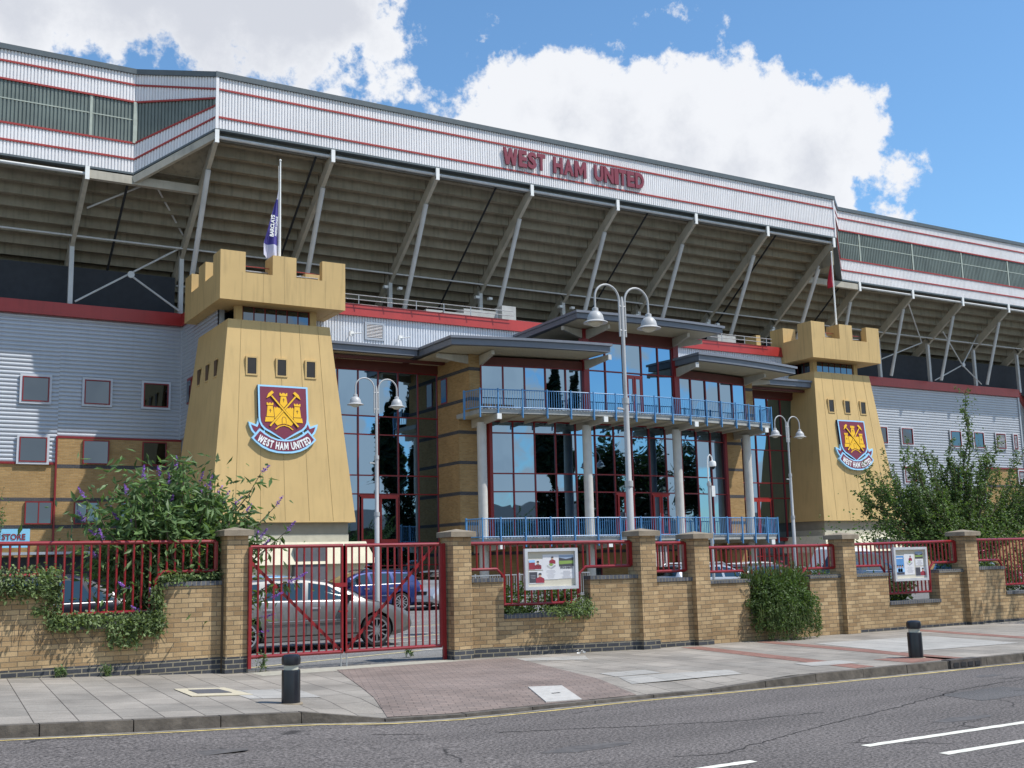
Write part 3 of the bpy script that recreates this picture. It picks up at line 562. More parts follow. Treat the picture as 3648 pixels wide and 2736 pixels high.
M().box(56.8, 83.9, 58.02, 62.5, 0, 14.2).slab([(83.9, 58.02), (92, 63.02), (92, 64), (83.9, 62)], 0, 14.1).build('brick_wall', BRICK_B, wr)
M().box(56.8, 83.9, 57.8, 58.0, 14.15, 14.8).build('red_band', REDB, wr); mb = M(); strip(mb, (83.9, 58), (92, 63), 14.15, 14.15, .65, .2); mb.build('red_band', REDB, wr)
M().box(56.8, 84, 58, 63, 14.55, 14.7).build('roof', DARKW, wr); M().box(83.82, 83.98, 57.9, 58.05, 8.2, 14.15).build('corner_trim', SILVER, wr)
M().box(78.8, 83.9, 57.93, 58.0, 8.12, 8.2).box(69, 78.8, 57.93, 58.0, 4.98, 5.06).build('red_trim', REDW, wr)
for z in (6.66, 5.05, 3.75): M().box(78.8, 83.9, 57.99, 58.01, z, z+.18).build('grey_brick_band', BANDBRICK, wr)
for x0, x1, z0, z1, lv in ((66.4, 67.6, 9.78, 11, 0), (69.25, 70.45, 9.78, 11, 0), (74.9, 76.1, 9.78, 11, 0), (77.7, 78.9, 9.78, 11, 0), (80.5, 81.65, 9.78, 11, 1), (82.75, 83.2, 9.78, 11, 1), (69.25, 70.45, 6.87, 8.05, 1), (74.9, 76.1, 6.87, 8.05, 0), (83.0, 83.7, 6.9, 8.0, 1), (68.9, 69.95, 3.9, 4.98, 0), (80.4, 81.6, 3.9, 4.98, 0), (74.9, 76.1, 3.9, 4.98, 0)):
    window(wr, x0, x1, z0, z1, 57.93, surround=SURR, louvre=bool(lv))
# ------------------------------------------------------------------ entrance building
eb = thing('entrance_building', (35.8, 51, 0), 'glazed entrance building with yellow brick returns, flat grey canopies and two pale blue balconies', 'building')
def arc(x, y0, R=42.): return y0+(x-XC)**2/(2*R)
mb = M(); ribs(mb, (19.5, 52), (51.9, 52), (12.0,)*2, (14.2,)*2, .15, .045); mb.build('ribbed_wall', mat('bright_cladding', (.66, .68, .72), .45, metal=.05, var=.05, dirt=.08), eb)
M().box(15.1, 56.7, 52.06, 58.2, 12, 14.7).build('upper_wall', DARKW, eb)
M().box(15.1, 56.7, 52.0, 58.6, 14.7, 14.82).build('roof', mat('roof_felt', (.2, .2, .2), .9), eb)
M().hexa([(19.4, 51.80, 14.18), (51.5, 51.80, 14.18), (51.5, 52.2, 14.18), (19.4, 52.2, 14.18), (19.4, 51.88, 14.80), (51.3, 51.88, 14.80), (51.3, 52.2, 14.80), (19.4, 52.2, 14.80)]).build('red_band', REDB, eb)
for x in np.arange(21.5, 51, 3.1): M().box(x-.012, x+.012, 51.785, 51.80, 14.2, 14.7).build('band_joint', DARKW, eb) if False else None
rl = M()
for z in (15.22, 14.98): rl.tube([(20.0, 51.67, z), (31.2, 51.67, z)], .022, 6).tube([(40.4, 51.67, z), (50.3, 51.67, z)], .022, 6)
for x in list(np.arange(20.4, 31.2, 1.62))+list(np.arange(40.6, 50.4, 1.85)): rl.tube([(x, 51.67, 14.75), (x, 51.67, 15.24)], .024, 6)
rl.build('roof_railing', GALV, eb)
for x0, x1, y0, y1, z1 in ((26.3, 27.3, 52.6, 53.4, 15.1), (28.8, 31.0, 53, 54.5, 15.45), (27.2, 28.6, 52.3, 52.9, 15.0), (47.0, 48.5, 53, 54, 15.5), (31.0, 31.9, 52.6, 53.4, 15.75), (22.5, 23.5, 52.6, 53.2, 15.0)):
    M().box(x0, x1, y0, y1, 14.82, z1).build('roof_duct', mat('duct_grey', (.40, .40, .38), .6), eb)
lv = M(); lv.box(22.45, 23.55, 51.90, 51.98, 13.82, 13.92).box(22.45, 23.55, 51.90, 51.98, 13.0, 13.12).box(22.45, 22.56, 51.90, 51.98, 13.12, 13.82).box(23.44, 23.55, 51.90, 51.98, 13.12, 13.82)
lo = lv.build('louvre_vent', SILVER, eb); l2 = M()
for k in range(9): z = 13.16+k*.075; l2.add([(22.56, 51.90, z), (23.44, 51.90, z), (23.44, 51.95, z+.05), (22.56, 51.95, z+.05)], [(0, 1, 2, 3)])
l2.build('blades', WHITEM, lo); M().box(22.56, 23.44, 51.955, 51.965, 13.12, 13.82).build('backing', BROWNP, lo)
for x in (21.6, 24.3): M().tube([(x, 51.9, 13.15), (x, 51.55, 13.15), (x+.45, 51.35, 13.2)], .03, 6).box(x-.09, x+.09, 51.55, 51.7, 13.05, 13.3).build('wall_spotlight', WHITEP, eb)
# canopies
def canopy(poly, zt, th, zb_back=None, brown=None):
    mb = M(); mb.slab(poly, zt-.12, zt); r = mb.build('canopy', MGREY if True else 0, eb)
    n = len(poly); c = Vector((sum(p[0] for p in poly)/n, sum(p[1] for p in poly)/n))
    ins = [(p[0]+(c.x-p[0])*.02, p[1]+(.11 if p[1] < 51 else 0)) for p in poly]
    M().slab(ins, zt-th, zt-.122).build('fascia', mat('canopy_grey', (.135, .15, .18), .45, var=.06), r)
    ins2 = [(p[0]+(c.x-p[0])*.04, p[1]+(.2 if p[1] < 51 else 0)) for p in ins]
    mb = M(); zz = [zt-th-.015 if p[1] < 50.5 else zt-th-.13 for p in ins2]; mb.add([(p[0], p[1], q) for p, q in zip(ins2, zz)], [tuple(range(len(ins2)))]); mb.build('soffit', SOFFMAT, r)
    return r
def ribbed_soffit():
    m = mat('ribbed_soffit', (.46, .41, .28), .6, var=.05); n = m.node_tree; p = n.nodes['Principled BSDF']; t = n.nodes.new('ShaderNodeTexCoord'); wv = n.nodes.new('ShaderNodeTexWave'); wv.bands_direction = 'X'; wv.inputs['Scale'].default_value = 2.2
    n.links.new(t.outputs['UV'], wv.inputs['Vector']); b = n.nodes.new('ShaderNodeBump'); b.inputs['Strength'].default_value = .8; b.inputs['Distance'].default_value = .03; n.links.new(wv.outputs[0], b.inputs['Height']); n.links.new(b.outputs[0], p.inputs['Normal']); return m
SOFFMAT = ribbed_soffit()
def af(x0, x1, y0, n=8, R=44.8): return [(x0+(x1-x0)*i/n, arc(x0+(x1-x0)*i/n, y0, R)) for i in range(n+1)]
cl = [(19.6, 49.9), (24.55, 49.95)]+af(24.45, 33.0, 45.0)+[(33.0, 52), (19.6, 52)]
cr_ = af(38.6, 47.15, 45.0)+[(47.05, 49.95), (52.0, 49.9), (52.0, 52), (38.6, 52)]
# split into convex pieces so that soffits are clean
canopy([(19.6, 49.9), (24.53, 49.9), (24.53, 52), (19.6, 52)], 12.38, .42); canopy(af(24.5, 33.0, 45.0)+[(33.0, 52), (24.5, 52)], 12.384, .42)
canopy([(47.07, 49.9), (52.0, 49.9), (52.0, 52), (47.07, 52)], 12.38, .42); canopy(af(38.6, 47.1, 45.0)+[(47.1, 52), (38.6, 52)], 12.384, .42)
canopy(af(30.95, 40.65, 44.95)+[(40.3, 52), (31.3, 52)], 13.98, .38)
build_each(M().box(19.8, 26.3, 50.55, 50.75, 11.72, 11.86).box(45.3, 51.8, 50.55, 50.75, 11.72, 11.86), 'brown_beam', BROWNP, eb)
def bracket(a, b, z, plate=True):
    mb = M(); mb.beam((*a, z-.26), (*b, z-.11), .16, .5, h2=.2); o = mb.build('bracket', STEEL, eb)
    if plate: d = (Vector(b)-Vector(a)).normalized(); q = Vector((*b, z-.13))+Vector((d.x, d.y, 0))*.03; M().beam(q-Vector((d.x, d.y, 0))*.03, q+Vector((d.x, d.y, 0))*.03, .2, .26).build('end_plate', STEELL, o)
for s in (-1, 1):
    X = lambda v: XC+s*v
    bracket((X(8.7), 48.3), (X(8.9), 46.6), 11.86, False); bracket((X(8.7), 48.3), (X(11.0), 48.5), 11.86, False); bracket((X(3.05), 47.5), (X(2.85), 45.35), 11.86)
    bracket((X(2.9), 47.4), (X(2.6), 45.6), 13.5, False); bracket((X(2.9), 47.4), (X(4.6), 46.9), 13.5, False)
# curtain walls: frame (bars) and panes
def curtain(xs, y0, rows, name='curtain_wall', straight=False, bar=.06, skip=()):
    fr = M(); ys = [y0 if straight else arc(x, y0) for x in xs]
    for x, y in zip(xs, ys): fr.box(x-bar/2, x+bar/2, y-.05, y+.08, rows[0], rows[-1])
    for (xa, ya), (xb, yb) in zip(zip(xs, ys), zip(xs[1:], ys[1:])):
        for z in rows: fr.beam((xa, ya+.0, z), (xb, yb+.0, z), .085, bar)
    o = fr.build(name, REDW, eb)
    for i, ((xa, ya), (xb, yb)) in enumerate(zip(zip(xs, ys), zip(xs[1:], ys[1:]))):
        for j, (za, zb) in enumerate(zip(rows, rows[1:])):
            e = random.uniform(-.008, .008); f_ = random.uniform(-.008, .008)
            M().add([(xa, ya+.02+e, za), (xb, yb+.02-e, za), (xb, yb+.02-e+f_, zb), (xa, ya+.02+e+f_, zb)], [(0, 1, 2, 3)]).build('pane', GLASS, o)
    return o
gx = [XC+(i-6.5)*1.19 for i in range(14)]
curtain(gx, 48.35, [2.75, 5.14, 6.06, 8.12, 8.72])
for s in (-1, 1): M().box(XC+s*7.78-.09, XC+s*7.78+.09, 48.93, 49.2, 2.7, 8.75).build('red_post', REDW, eb)
for s in (-1, 1):
    xs = sorted([XC+s*v for v in (2.98, 4.13, 5.28, 6.43, 7.58, 8.72)]); curtain(xs, 47.28, [8.95, 11.38])
    M().slab([(x, arc(x, 47.20)) for x in xs]+[(x, arc(x, 47.45)) for x in xs[::-1]], 11.40, 11.80).build('maroon_fascia', BROWNP, eb)
    M().box(XC+s*2.98-.17, XC+s*2.98+.17, 47.2, 47.6, 8.95, 13.6).build('red_post', REDW, eb)
xs = [XC+v for v in (-2.8, -1.75, -.6, .6, 1.75, 2.8)]; curtain(xs, 47.24, [8.95, 11.38, 12.92])
M().slab([(xs[0], 47.22), (xs[-1], 47.22), (xs[-1], 47.5), (xs[0], 47.5)], 12.95, 13.62).build('maroon_fascia', BROWNP, eb)
for s in (-1, 1):   # recessed side glazing
    xs = sorted([XC+s*v for v in (9.37, 10.5, 11.62, 12.72, 13.81, 14.91, 16.0)]); curtain(xs, 51.73, [0.2, 1.6, 2.7, 5.14, 6.07, 8.12, 9.05, 11.38], straight=True)
    M().box(min(xs), max(xs), 51.60, 51.72, 11.40, 11.9).build('maroon_fascia', BROWNP, eb)
M().box(19.6, 52.0, 51.9, 58, 0, 12.05).build('core_wall', DARK, eb)
# masonry returns
for s in (-1, 1):
    X = lambda v: XC+s*v
    a, b, c = sorted((X(9.36), X(8.75)))+[0]
    M().box(a, b, 48.2, 51.9, 8.9, 11.9).build('brick_return', BRICK_B, eb)
    a, b = sorted((X(9.36), X(7.86)))
    br = M().box(a, b, 49.38, 51.9, 0, 8.9); br.build('brick_return', BRICK_B, eb)
    for z0, z1 in ((8.05, 8.22), (6.53, 6.69), (4.98, 5.15), (3.48, 3.64), (2.0, 2.16)):
        M().box(a-.006, b+.006, 49.372, 51.7, z0, z1).build('grey_brick_band', BANDBRICK, eb)
    a, b = sorted((X(9.36), X(8.75)))
    for z0, z1 in ((11.08, 11.26), (9.58, 9.75)): M().box(a-.006, b+.006, 48.192, 51.7, z0, z1).build('grey_brick_band', BANDBRICK, eb)
o = M().box(26.41, 26.45, 50.58, 51.26, 9.75, 11.07).build('window', REDW, eb); M().box(26.395, 26.409, 50.66, 51.2, 9.82, 11.0).build('pane', WINGLASS, o)
M().box(27.95, 43.65, 49.75, 51.9, 0, 2.7).build('brick_wall', BRICK_B, eb)
M().box(27.95, 43.65, 49.742, 49.76, 2.0, 2.16).build('grey_brick_band', BANDBRICK, eb)
for x in (30.2, 32.0, 34.2, 37.0, 40.2): window(eb, x, x+.9, .1, 1.75, 49.72, gl=WINGLASS)
M().slab([(27.9, 49.2), (43.7, 49.2), (43.7, 51.9), (27.9, 51.9)], 8.72, 8.95).build('floor_edge', SOFFIT, eb)
# doors
def door(x0, x1, z0, z1, y, leaves=2):
    f = M(); t = .09; f.box(x0-.06, x1+.06, y-.06, y+.02, z1, z1+.1); w_ = (x1-x0)/leaves
    for k in range(leaves):
        a = x0+k*w_+.015; b = x0+(k+1)*w_-.015; f.box(a, a+t, y-.06, y, z0, z1).box(b-t, b, y-.06, y, z0, z1).box(a+t, b-t, y-.06, y, z1-t, z1).box(a+t, b-t, y-.06, y, z0, z0+.2)
    o = f.build('door', REDB, eb); M().box(x0+t, x1-t, y-.02, y-.005, z0+.2, z1-t).build('pane', GLASS, o)
    M().tube([((x0+x1)/2-.12, y-.1, z0+.9), ((x0+x1)/2-.12, y-.1, z0+1.3)], .02, 6).build('handle', GALV, o)
door(gx[6]+.05, gx[7]-.05, 2.75, 5.0, 48.28); door(gx[8]+.05, gx[9]-.05, 2.75, 5.0, 48.33); door(XC-.5, XC+.5, 8.95, 11.15, 47.15)
door(22.1, 24.1, 2.7, 5.0, 51.66); door(47.3, 49.4, 2.7, 5.0, 51.66)
build_each(M().box(19.7, 26.4, 51.55, 51.73, 2.5, 2.7).box(45.2, 51.9, 51.55, 51.73, 2.5, 2.7), 'threshold', REDW, eb)
# columns
for v, y in ((-8.71, 48.23), (-2.95, 47.43), (2.95, 47.43), (8.71, 48.23)):
    M().tube([(XC+v, y, -.02), (XC+v, y, 8.5)], .235, 20).build('column', CYL, eb, smooth=True)
# balconies
def balcony(zf, tag_):
    ends = 9.45; xs = [XC-ends+2*ends*i/16 for i in range(17)]; ye = lambda x: arc(x, 45.93, 42)
    sl = M(); sl.slab([(x, ye(x)) for x in xs]+[(x, arc(x, 48.4)) for x in xs[::-1]], zf-.2, zf); o = sl.build('balcony', mat('slab_grey', (.36, .36, .34), .6, dirt=.15), eb)
    q = M(); q.slab([(x, ye(x)+.25) for x in xs]+[(x, arc(x, 48.3)) for x in xs[::-1]], zf-.24, zf-.21); q.build('soffit', SOFFMAT, o)
    dk = M()
    for a, b in zip(xs, xs[1:]):
        for k in range(7): x = a+(b-a)*(k+.5)/7; dk.box(x-.05, x+.05, ye(x)-.03, ye(x)+.06, zf+.0, zf+.05)
    dq = dk.build('deck_ends', WHITEP, o); dq['kind'] = 'stuff'
    px = [-9.5, -8.6, -7.35, -6.05, -4.75, -3.45, -2.15, -.9, .3, 1.5, 2.75, 3.95, 5.1, 6.3, 7.4, 8.5, 9.5]
    rail = M(); top = [(XC-9.75, ye(XC-9.5)+1.1)]+[(XC+p, ye(XC+p)-.06) for p in px]+[(XC+9.75, ye(XC+9.5)+1.1)]
    for z in (zf+.08, zf+.95): rail.tube([(x, y, z) for x, y in top], .028, 6)
    rail.build('rail', BLUEP, o)
    for i, (x, y) in enumerate(top):
        w_ = .05 if 0 < i < len(top)-1 else .07; pm = M(); pm.box(x-w_/2, x+w_/2, y-.06, y+.02, zf-.42, zf+1.02)
        if 1 < i < len(top)-2: pm.hexa([(x-.02, y-.02, zf-.33), (x+.02, y-.02, zf-.33), (x+.02, y+.06, zf-.3), (x-.02, y+.06, zf-.3), (x-.02, y-.02, zf-.05), (x+.02, y-.02, zf-.05), (x+.02, y+.3, zf-.05), (x-.02, y+.3, zf-.05)])
        pm.build('rail_post', BLUEP, o)
    for (xa, ya), (xb, yb) in zip(top, top[1:]):
        n = max(3, int(math.hypot(xb-xa, yb-ya)/.125)); bm_ = M()
        for k in range(1, n): t = k/n; x = xa+(xb-xa)*t; y = ya+(yb-ya)*t; bm_.box(x-.009, x+.009, y-.009, y+.009, zf+.08, zf+.95)
        bm_.build('balusters', BLUEP, o)
    for v in (-8.71, -2.95, 2.95, 8.71):
        x = XC+v; y0 = arc(x, 48.4); y1 = ye(x)-.15; mb = M(); mb.beam((x+.12, y0, zf-.45), (x+.12, y1, zf-.36), .2, .42, h2=.26); bo = mb.build('beam', STEEL, o)
        M().box(x, x+.24, y1-.05, y1+.01, zf-.50, zf-.23).build('end_plate', WHITEP, bo)
    jm = M()
    for p in px[1:-1]: x = XC+p+.1; jm.beam((x, ye(x)+.1, zf-.27), (x, arc(x, 48.2), zf-.34), .07, .12)
    build_each(jm, 'joist', STEEL, o)
balcony(9.0, 'u'); balcony(2.75, 'l')
M().box(26.5, 28.2, 46.9, 47.3, 9.02, 9.25).build('bench', BARK, eb)
# ------------------------------------------------------------------ castle towers
def tower(xc, label, side=True):
    yc = 52.25; t = thing('castle_tower', (xc, yc, 0), label, 'tower', 'mock castle towers'); hwf = lambda z: 2.47+(12.97-z)*.1
    mb = M()
    def ring(z): h = hwf(z); return [(xc-h, yc-h, z), (xc+h, yc-h, z), (xc+h, yc+h, z), (xc-h, yc+h, z)]
    mb.hexa(ring(3.64)+ring(12.97)); mb.build('shaft', TOWERM, t)
    # panel joints
    for k in range(-2, 3):
        j = M(); x = xc+k*.98; h0, h1 = hwf(3.7), hwf(12.95); j.beam((xc+k*1.15, yc-h0-.002, 3.7), (xc+k*.93, yc-h1-.002, 12.95), .018, .012); j.build('panel_joint', mat('joint', (.34, .235, .095)), t)
    # window slits
    for k in (-1, 0, 1):
        x = xc+k*1.42; z0, z1 = 10.42, 11.17; y = yc-hwf(10.8); f = M(); w_ = .21
        f.box(x-w_-.07, x+w_+.07, y-.06, y+.03, z1, z1+.07).box(x-w_-.07, x+w_+.07, y-.085, y+.03, z0-.07, z0).box(x-w_-.07, x-w_, y-.07, y+.03, z0, z1).box(x+w_, x+w_+.07, y-.07, y+.03, z0, z1)
        o = f.build('slit_window', TOWERM, t); M().box(x-w_, x+w_, y-.045, y-.03, z0, z1).build('pane', mirror_dark, o)
        if not side: continue
        y2 = yc+k*1.42; xx = xc-hwf(10.8); f = M(); f.box(xx-.05, xx+.03, y2-w_-.05, y2+w_+.05, z1, z1+.07).box(xx-.07, xx+.03, y2-w_-.05, y2+w_+.05, z0-.07, z0)
        o = t; build_each(f, 'window_sill', TOWERM, t); M().box(xx-.045, xx-.03, y2-w_, y2+w_, z0, z1).build('slit_pane', mat('slit_dark', (.10, .055, .02), .6), o)
    # clerestory window band
    h = 1.98; b = M().box(xc-h+.12, xc+h-.12, yc-h+.12, yc+h-.12, 12.97, 13.76); o = b.build('window_band', REDW, t)
    for sx, sy in ((-1, -1), (1, -1), (1, 1), (-1, 1)): M().box(xc+sx*h-(.32 if sx > 0 else 0), xc+sx*h+(.32 if sx < 0 else 0), yc+sy*h-(.3 if sy > 0 else 0), yc+sy*h+(.3 if sy < 0 else 0), 12.97, 13.76).build('corner_post', TOWERM, o)
    n = 6; W = 2*(h-.36)
    for k in range(n):
        a = -W/2+k*W/n+.035; e = -W/2+(k+1)*W/n-.035
        M().box(xc+a, xc+e, yc-h+.085, yc-h+.11, 13.0, 13.72).build('pane', WINGLASS, o); M().box(xc-h+.085, xc-h+.11, yc+a, yc+e, 13.0, 13.72).build('pane', WINGLASS, o)
    # battlemented head: hollow square wall with merlons
    H = 3.035; th = .35; z0, z1, z2 = 13.74, 15.08, 16.04
    for nm, a in (('f', (xc-H, xc+H, yc-H, yc-H+th)), ('b', (xc-H, xc+H, yc+H-th, yc+H)), ('l', (xc-H, xc-H+th, yc-H+th, yc+H-th)), ('r', (xc+H-th, xc+H, yc-H+th, yc+H-th))): M().box(*a, z0, z1).build('parapet', TOWERP, t)
    M().box(xc-H+th, xc+H-th, yc-H+th, yc+H-th, z0+.01, z0+.3).build('head_floor', TOWERM, t)
    c = 1.17; m = .575; T2 = .36
    for sx in (-1, 1):
        for sy in (-1, 1):
            x0 = xc+sx*H; y0 = yc+sy*H; xa, xb = sorted((x0, x0-sx*c)); ya, yb = sorted((y0, y0-sy*T2)); q = M().box(xa, xb, ya, yb, z1, z2); ya2, yb2 = sorted((y0-sy*T2, y0-sy*c)); xa2, xb2 = sorted((x0, x0-sx*T2)); q.box(xa2, xb2, ya2, yb2, z1, z2); q.build('merlon', TOWERP, t)
    for sy in (-1, 1): a, b = sorted((yc+sy*H, yc+sy*(H-1.1))); M().box(xc-m, xc+m, a, b, z1, z2).build('merlon', TOWERP, t)
    for sx in (-1, 1): a, b = sorted((xc+sx*H, xc+sx*(H-1.1))); M().box(a, b, yc-m, yc+m, z1, z2).build('merlon', TOWERP, t)
    cap = M()
    for k in (-1, 1):
        cap.tube([(xc+k*1.2-.7, yc-H+.5, z1+.42), (xc+k*1.2+.7, yc-H+.5, z1+.42)], .02, 6)
    cap.build('guard_rail', REDT, t)
    gr = M()
    for k in (-1, 1): gr.tube([(xc+k*1.2-.7, yc-H+.7, z1+.25), (xc+k*1.2+.7, yc-H+.7, z1+.25)], .035, 6)
    gr.build('roof_handrail', GALV, t)
    for k in range(-2, 3): M().box(xc+k*1.01-.008, xc+k*1.01+.008, yc-H-.003, yc-H+.01, z0, z1 if abs(k) in (1,) else z2-.02 if k in (0,) else z1).build('panel_joint', mat('joint', (.34, .235, .095)), t)
    mb = M(); h = hwf(3.6)-.28; mb.box(xc-h, xc+h, yc-h, yc+h, 2.9, 3.66); mb.build('neck', GREYR, t)
    M().box(xc-h-.02, xc+h+.02, yc-h-.02, yc+h+.02, 2.72, 3.1).build('pale_ledge', mat('pale_grey_render', (.42, .40, .33), .85), t)
    P = lambda a, z: [(xc-a, yc-a, z), (xc+a, yc-a, z), (xc+a, yc+a, z), (xc-a, yc+a, z)]
    mb = M(); mb.hexa(P(4.15, 1.75)+P(3.75, 2.74)); mb.build('plinth', CREAM, t)
    mb = M(); mb.hexa(P(3.35, 0)+P(3.75, 1.75)); mb.build('base', CREAM, t)
    M().box(xc+.2, xc+1.7, yc-4.1, yc-3.4, 0, 2.5).build('door', mat('grey_door', (.12, .12, .13)), t)
    return t
mirror_dark = mat('slit_void', (.028, .022, .018), .35)
tower(17.24, 'nearer tan mock castle tower on the left, behind the purple flowered shrub')
tower(54.36, 'farther tan mock castle tower on the right, standing beside the leafy tree', False)
# ------------------------------------------------------------------ crests
def mirror(half): return half+[(-x, z) for x, z in half[::-1]]
MAROON = mat('crest_maroon', (.17, .018, .045), .45, var=.04); SKYB = mat('crest_sky_blue', (.33, .62, .86), .4, var=.03); GOLD = mat('crest_gold', (.86, .48, .01), .45, var=.04); CDK = mat('crest_line', (.06, .01, .015), .6); CEDGE = mat('crest_edge', (.02, .02, .06), .5)
shO = [(0, 1.618), (-1.19, 1.612), (-1.187, .136), (-1.165, -.09), (-1.078, -.296), (-.918, -.465), (-.718, -.569), (0, -.956)]
shI = [(0, 1.538), (-1.102, 1.535), (-1.102, .14), (-1.074, -.084), (-.989, -.255), (-.841, -.399), (-.615, -.515), (0, -.895)]
bUo = [(-1.144, -.424), (-.896, -.613), (-.622, -.785), (-.319, -.892), (0, -.923)]; bLo = [(-1.529, -.873), (-1.358, -1.052), (-1.062, -1.29), (-.739, -1.441), (-.386, -1.525), (0, -1.544)]
bU = [(-1.134, -.535), (-.924, -.702), (-.624, -.865), (-.321, -.967), (0, -.988)]; bL = [(-1.416, -.869), (-1.306, -.988), (-1.01, -1.201), (-.686, -1.352), (-.333, -1.434), (0, -1.448)]
tO = [(-1.651, -.121), (-1.279, -.255), (-1.163, .113), (-1.112, -.085), (-.991, -.343), (-1.144, -.416), (-1.375, -.689), (-1.51, -.55), (-1.605, -.331)]
tI = [(-1.529, -.253), (-1.243, -.365), (-1.143, -.124), (-1.03, -.375), (-1.156, -.41), (-1.329, -.622), (-1.446, -.473)]
def crest(xc, label):
    zc = 8.3; y = 52.25-2.47-(12.97-8.3)*.1; t = thing('club_crest', (xc, y, zc), label, 'crest', 'club crests on the towers')
    tilt = .1   # follows the battered face
    def poly(p, y0, y1, name, m, par):
        mb = M(); mb.xz([(xc+x, zc+z) for x, z in p], y0, y1)
        mb.v = [(a, y+(b)+(c-zc)*tilt, c) for a, b, c in mb.v]; return mb.build(name, m, par, off=(xc, y, zc))
    def band(up, lo): 
        u = up+[(-a, b) for a, b in up[:-1][::-1]]; l = lo+[(-a, b) for a, b in lo[:-1][::-1]]; return u+l[::-1]
    sh = mirror(shO[1:])[:-0 or None]; sh = [(0, 1.618)]+shO[1:]+[(-x, z) for x, z in shO[1:-1][::-1]]
    for nm, p, a, b, m in (('backing', sh, -.14, .05, CEDGE), ('shield', sh, -.155, -.14, SKYB)): last = poly(p, a, b, nm, m, t)
    si = [(0, 1.538)]+shI[1:]+[(-x, z) for x, z in shI[1:-1][::-1]]; poly(si, -.165, -.157, 'shield_field', MAROON, last)
    for s in (1, -1):
        f = lambda P: [(s*x, z) for x, z in (P if s == 1 else P[::-1])]
        q = poly(f(tO), -.120, .05, 'ribbon_tail', SKYB, t); poly(f(tI), -.130, -.122, 'tail_field', MAROON, q)
        poly(f([(-.92, -.46), (-.86, -.43), (-.93, -.66), (-1.0, -.63)]), -.12, .0, 'ribbon_link', SKYB, t)
    o = poly(band(bUo, bLo), -.17, .05, 'banner', SKYB, t); 
    bi = [(-1.416, -.869)]+bU+[(-a, b) for a, b in bU[:-1][::-1]]+[(1.416, -.869)]; li = bL[1:]+[(-a, b) for a, b in bL[1:-1][::-1]]
    poly(bi+li[::-1], -.18, -.172, 'banner_field', MAROON, o)
    # lettering along the ribbon curve
    Rr = 2.33; cy = -1.375+Rr; s = 'WEST HAM UNITED'; wd = {'W': .235, 'M': .215, 'I': .085, ' ': .09, 'E': .14, 'S': .155, 'T': .15, 'H': .175, 'A': .18, 'U': .17, 'N': .18, 'D': .175}
    wd = {k_: v_*1.235 for k_, v_ in wd.items()}; tot = sum(wd[c] for c in s); pos = -tot/2; mb = M()
    for c in s:
        pos += wd[c]/2
        if c != ' ':
            a = pos/Rr*.965; r_ = Rr
            org = (xc+r_*math.sin(a), -.187, zc+cy-r_*math.cos(a)); put_text(mb, c, .45, org, .56, .03 if c in 'WM' else .045, .004, rot=a)
        pos += wd[c]/2
    mb.v = [(a, y+b+(c-zc)*tilt, c) for a, b, c in mb.v]; mb.build('lettering', WHITEP, o, off=(xc, y, zc))
    def gp(p, y0=-.19, m=GOLD, nm='castle', y1=-.165): return poly(p, y0, y1, nm, m, last)
    cas = last
    for s in (-1, 1):
        f = lambda P: [(s*x, z) for x, z in (P if s == 1 else P[::-1])]
        gp(f([(.47, .10), (.47, .53), (.45, .594), (.40, .594), (.40, .56), (.35, .56), (.35, .60), (.28, .60), (.28, .565), (.2, .565), (.18, .60), (.02, .45), (.0, .0)]), -.185, GOLD, 'castle_wall')
        gp(f([(.47, -.085), (.90, -.105), (.865, .115), (.46, .13)]), -.186, GOLD, 'castle_wall')
        gp(f([(.515, .64), (.765, .64), (.82, .145), (.455, .145)]), -.19, GOLD, 'turret'); gp(f([(.495, .67), (.80, .67), (.81, .79), (.74, .79), (.74, .75), (.69, .75), (.69, .79), (.61, .79), (.61, .75), (.56, .75), (.56, .79), (.485, .79)]), -.192, GOLD, 'battlement')
        for a, b, c, d in ((.63, .65, .33, .50), (.59, .69, .425, .445)): gp(f([(a, c), (b, c), (b, d), (a, d)]), -.196, CDK, 'window_cross')
        gp(f([(.44, .14), (.46, .14), (.505, .64), (.485, .64)]), -.194, CDK, 'outline'); gp(f([(.44, .125), (.83, .125), (.83, .14), (.44, .14)]), -.194, CDK, 'outline')
    gp([(0, .40), (-.45, -.12), (-.33, -.265), (-.20, -.21), (0, -.178), (.20, -.21), (.33, -.265), (.45, -.12)], -.188, GOLD, 'gatehouse')
    gp([(-.108, -.17), (-.105, .06), (-.07, .13), (0, .165), (.07, .13), (.105, .06), (.108, -.17)], -.192, CDK, 'outline'); gp([(-.085, -.17), (-.082, .055), (-.05, .11), (0, .14), (.05, .11), (.082, .055), (.085, -.17)], -.194, GOLD, 'arch_door')
    arcp = [(-.44, -.44), (-.25, -.285), (0, -.215), (.25, -.285), (.44, -.44), (.39, -.455), (.22, -.325), (0, -.262), (-.22, -.325), (-.39, -.455)]; gp(arcp, -.19, GOLD, 'arch')
    gp([(-.126, 1.105), (.126, 1.105), (.18, .78), (0, .565), (-.18, .78)], -.19, GOLD, 'turret'); gp([(-.18, 1.13), (.18, 1.13), (.19, 1.27), (.12, 1.27), (.12, 1.225), (.06, 1.225), (.06, 1.27), (-.06, 1.27), (-.06, 1.225), (-.12, 1.225), (-.12, 1.27), (-.19, 1.27)], -.192, GOLD, 'battlement')
    for a, b, c, d in ((-.01, .01, .84, 1.02), (-.05, .05, .94, .96)): gp([(a, c), (b, c), (b, d), (a, d)], -.196, CDK, 'window_cross')
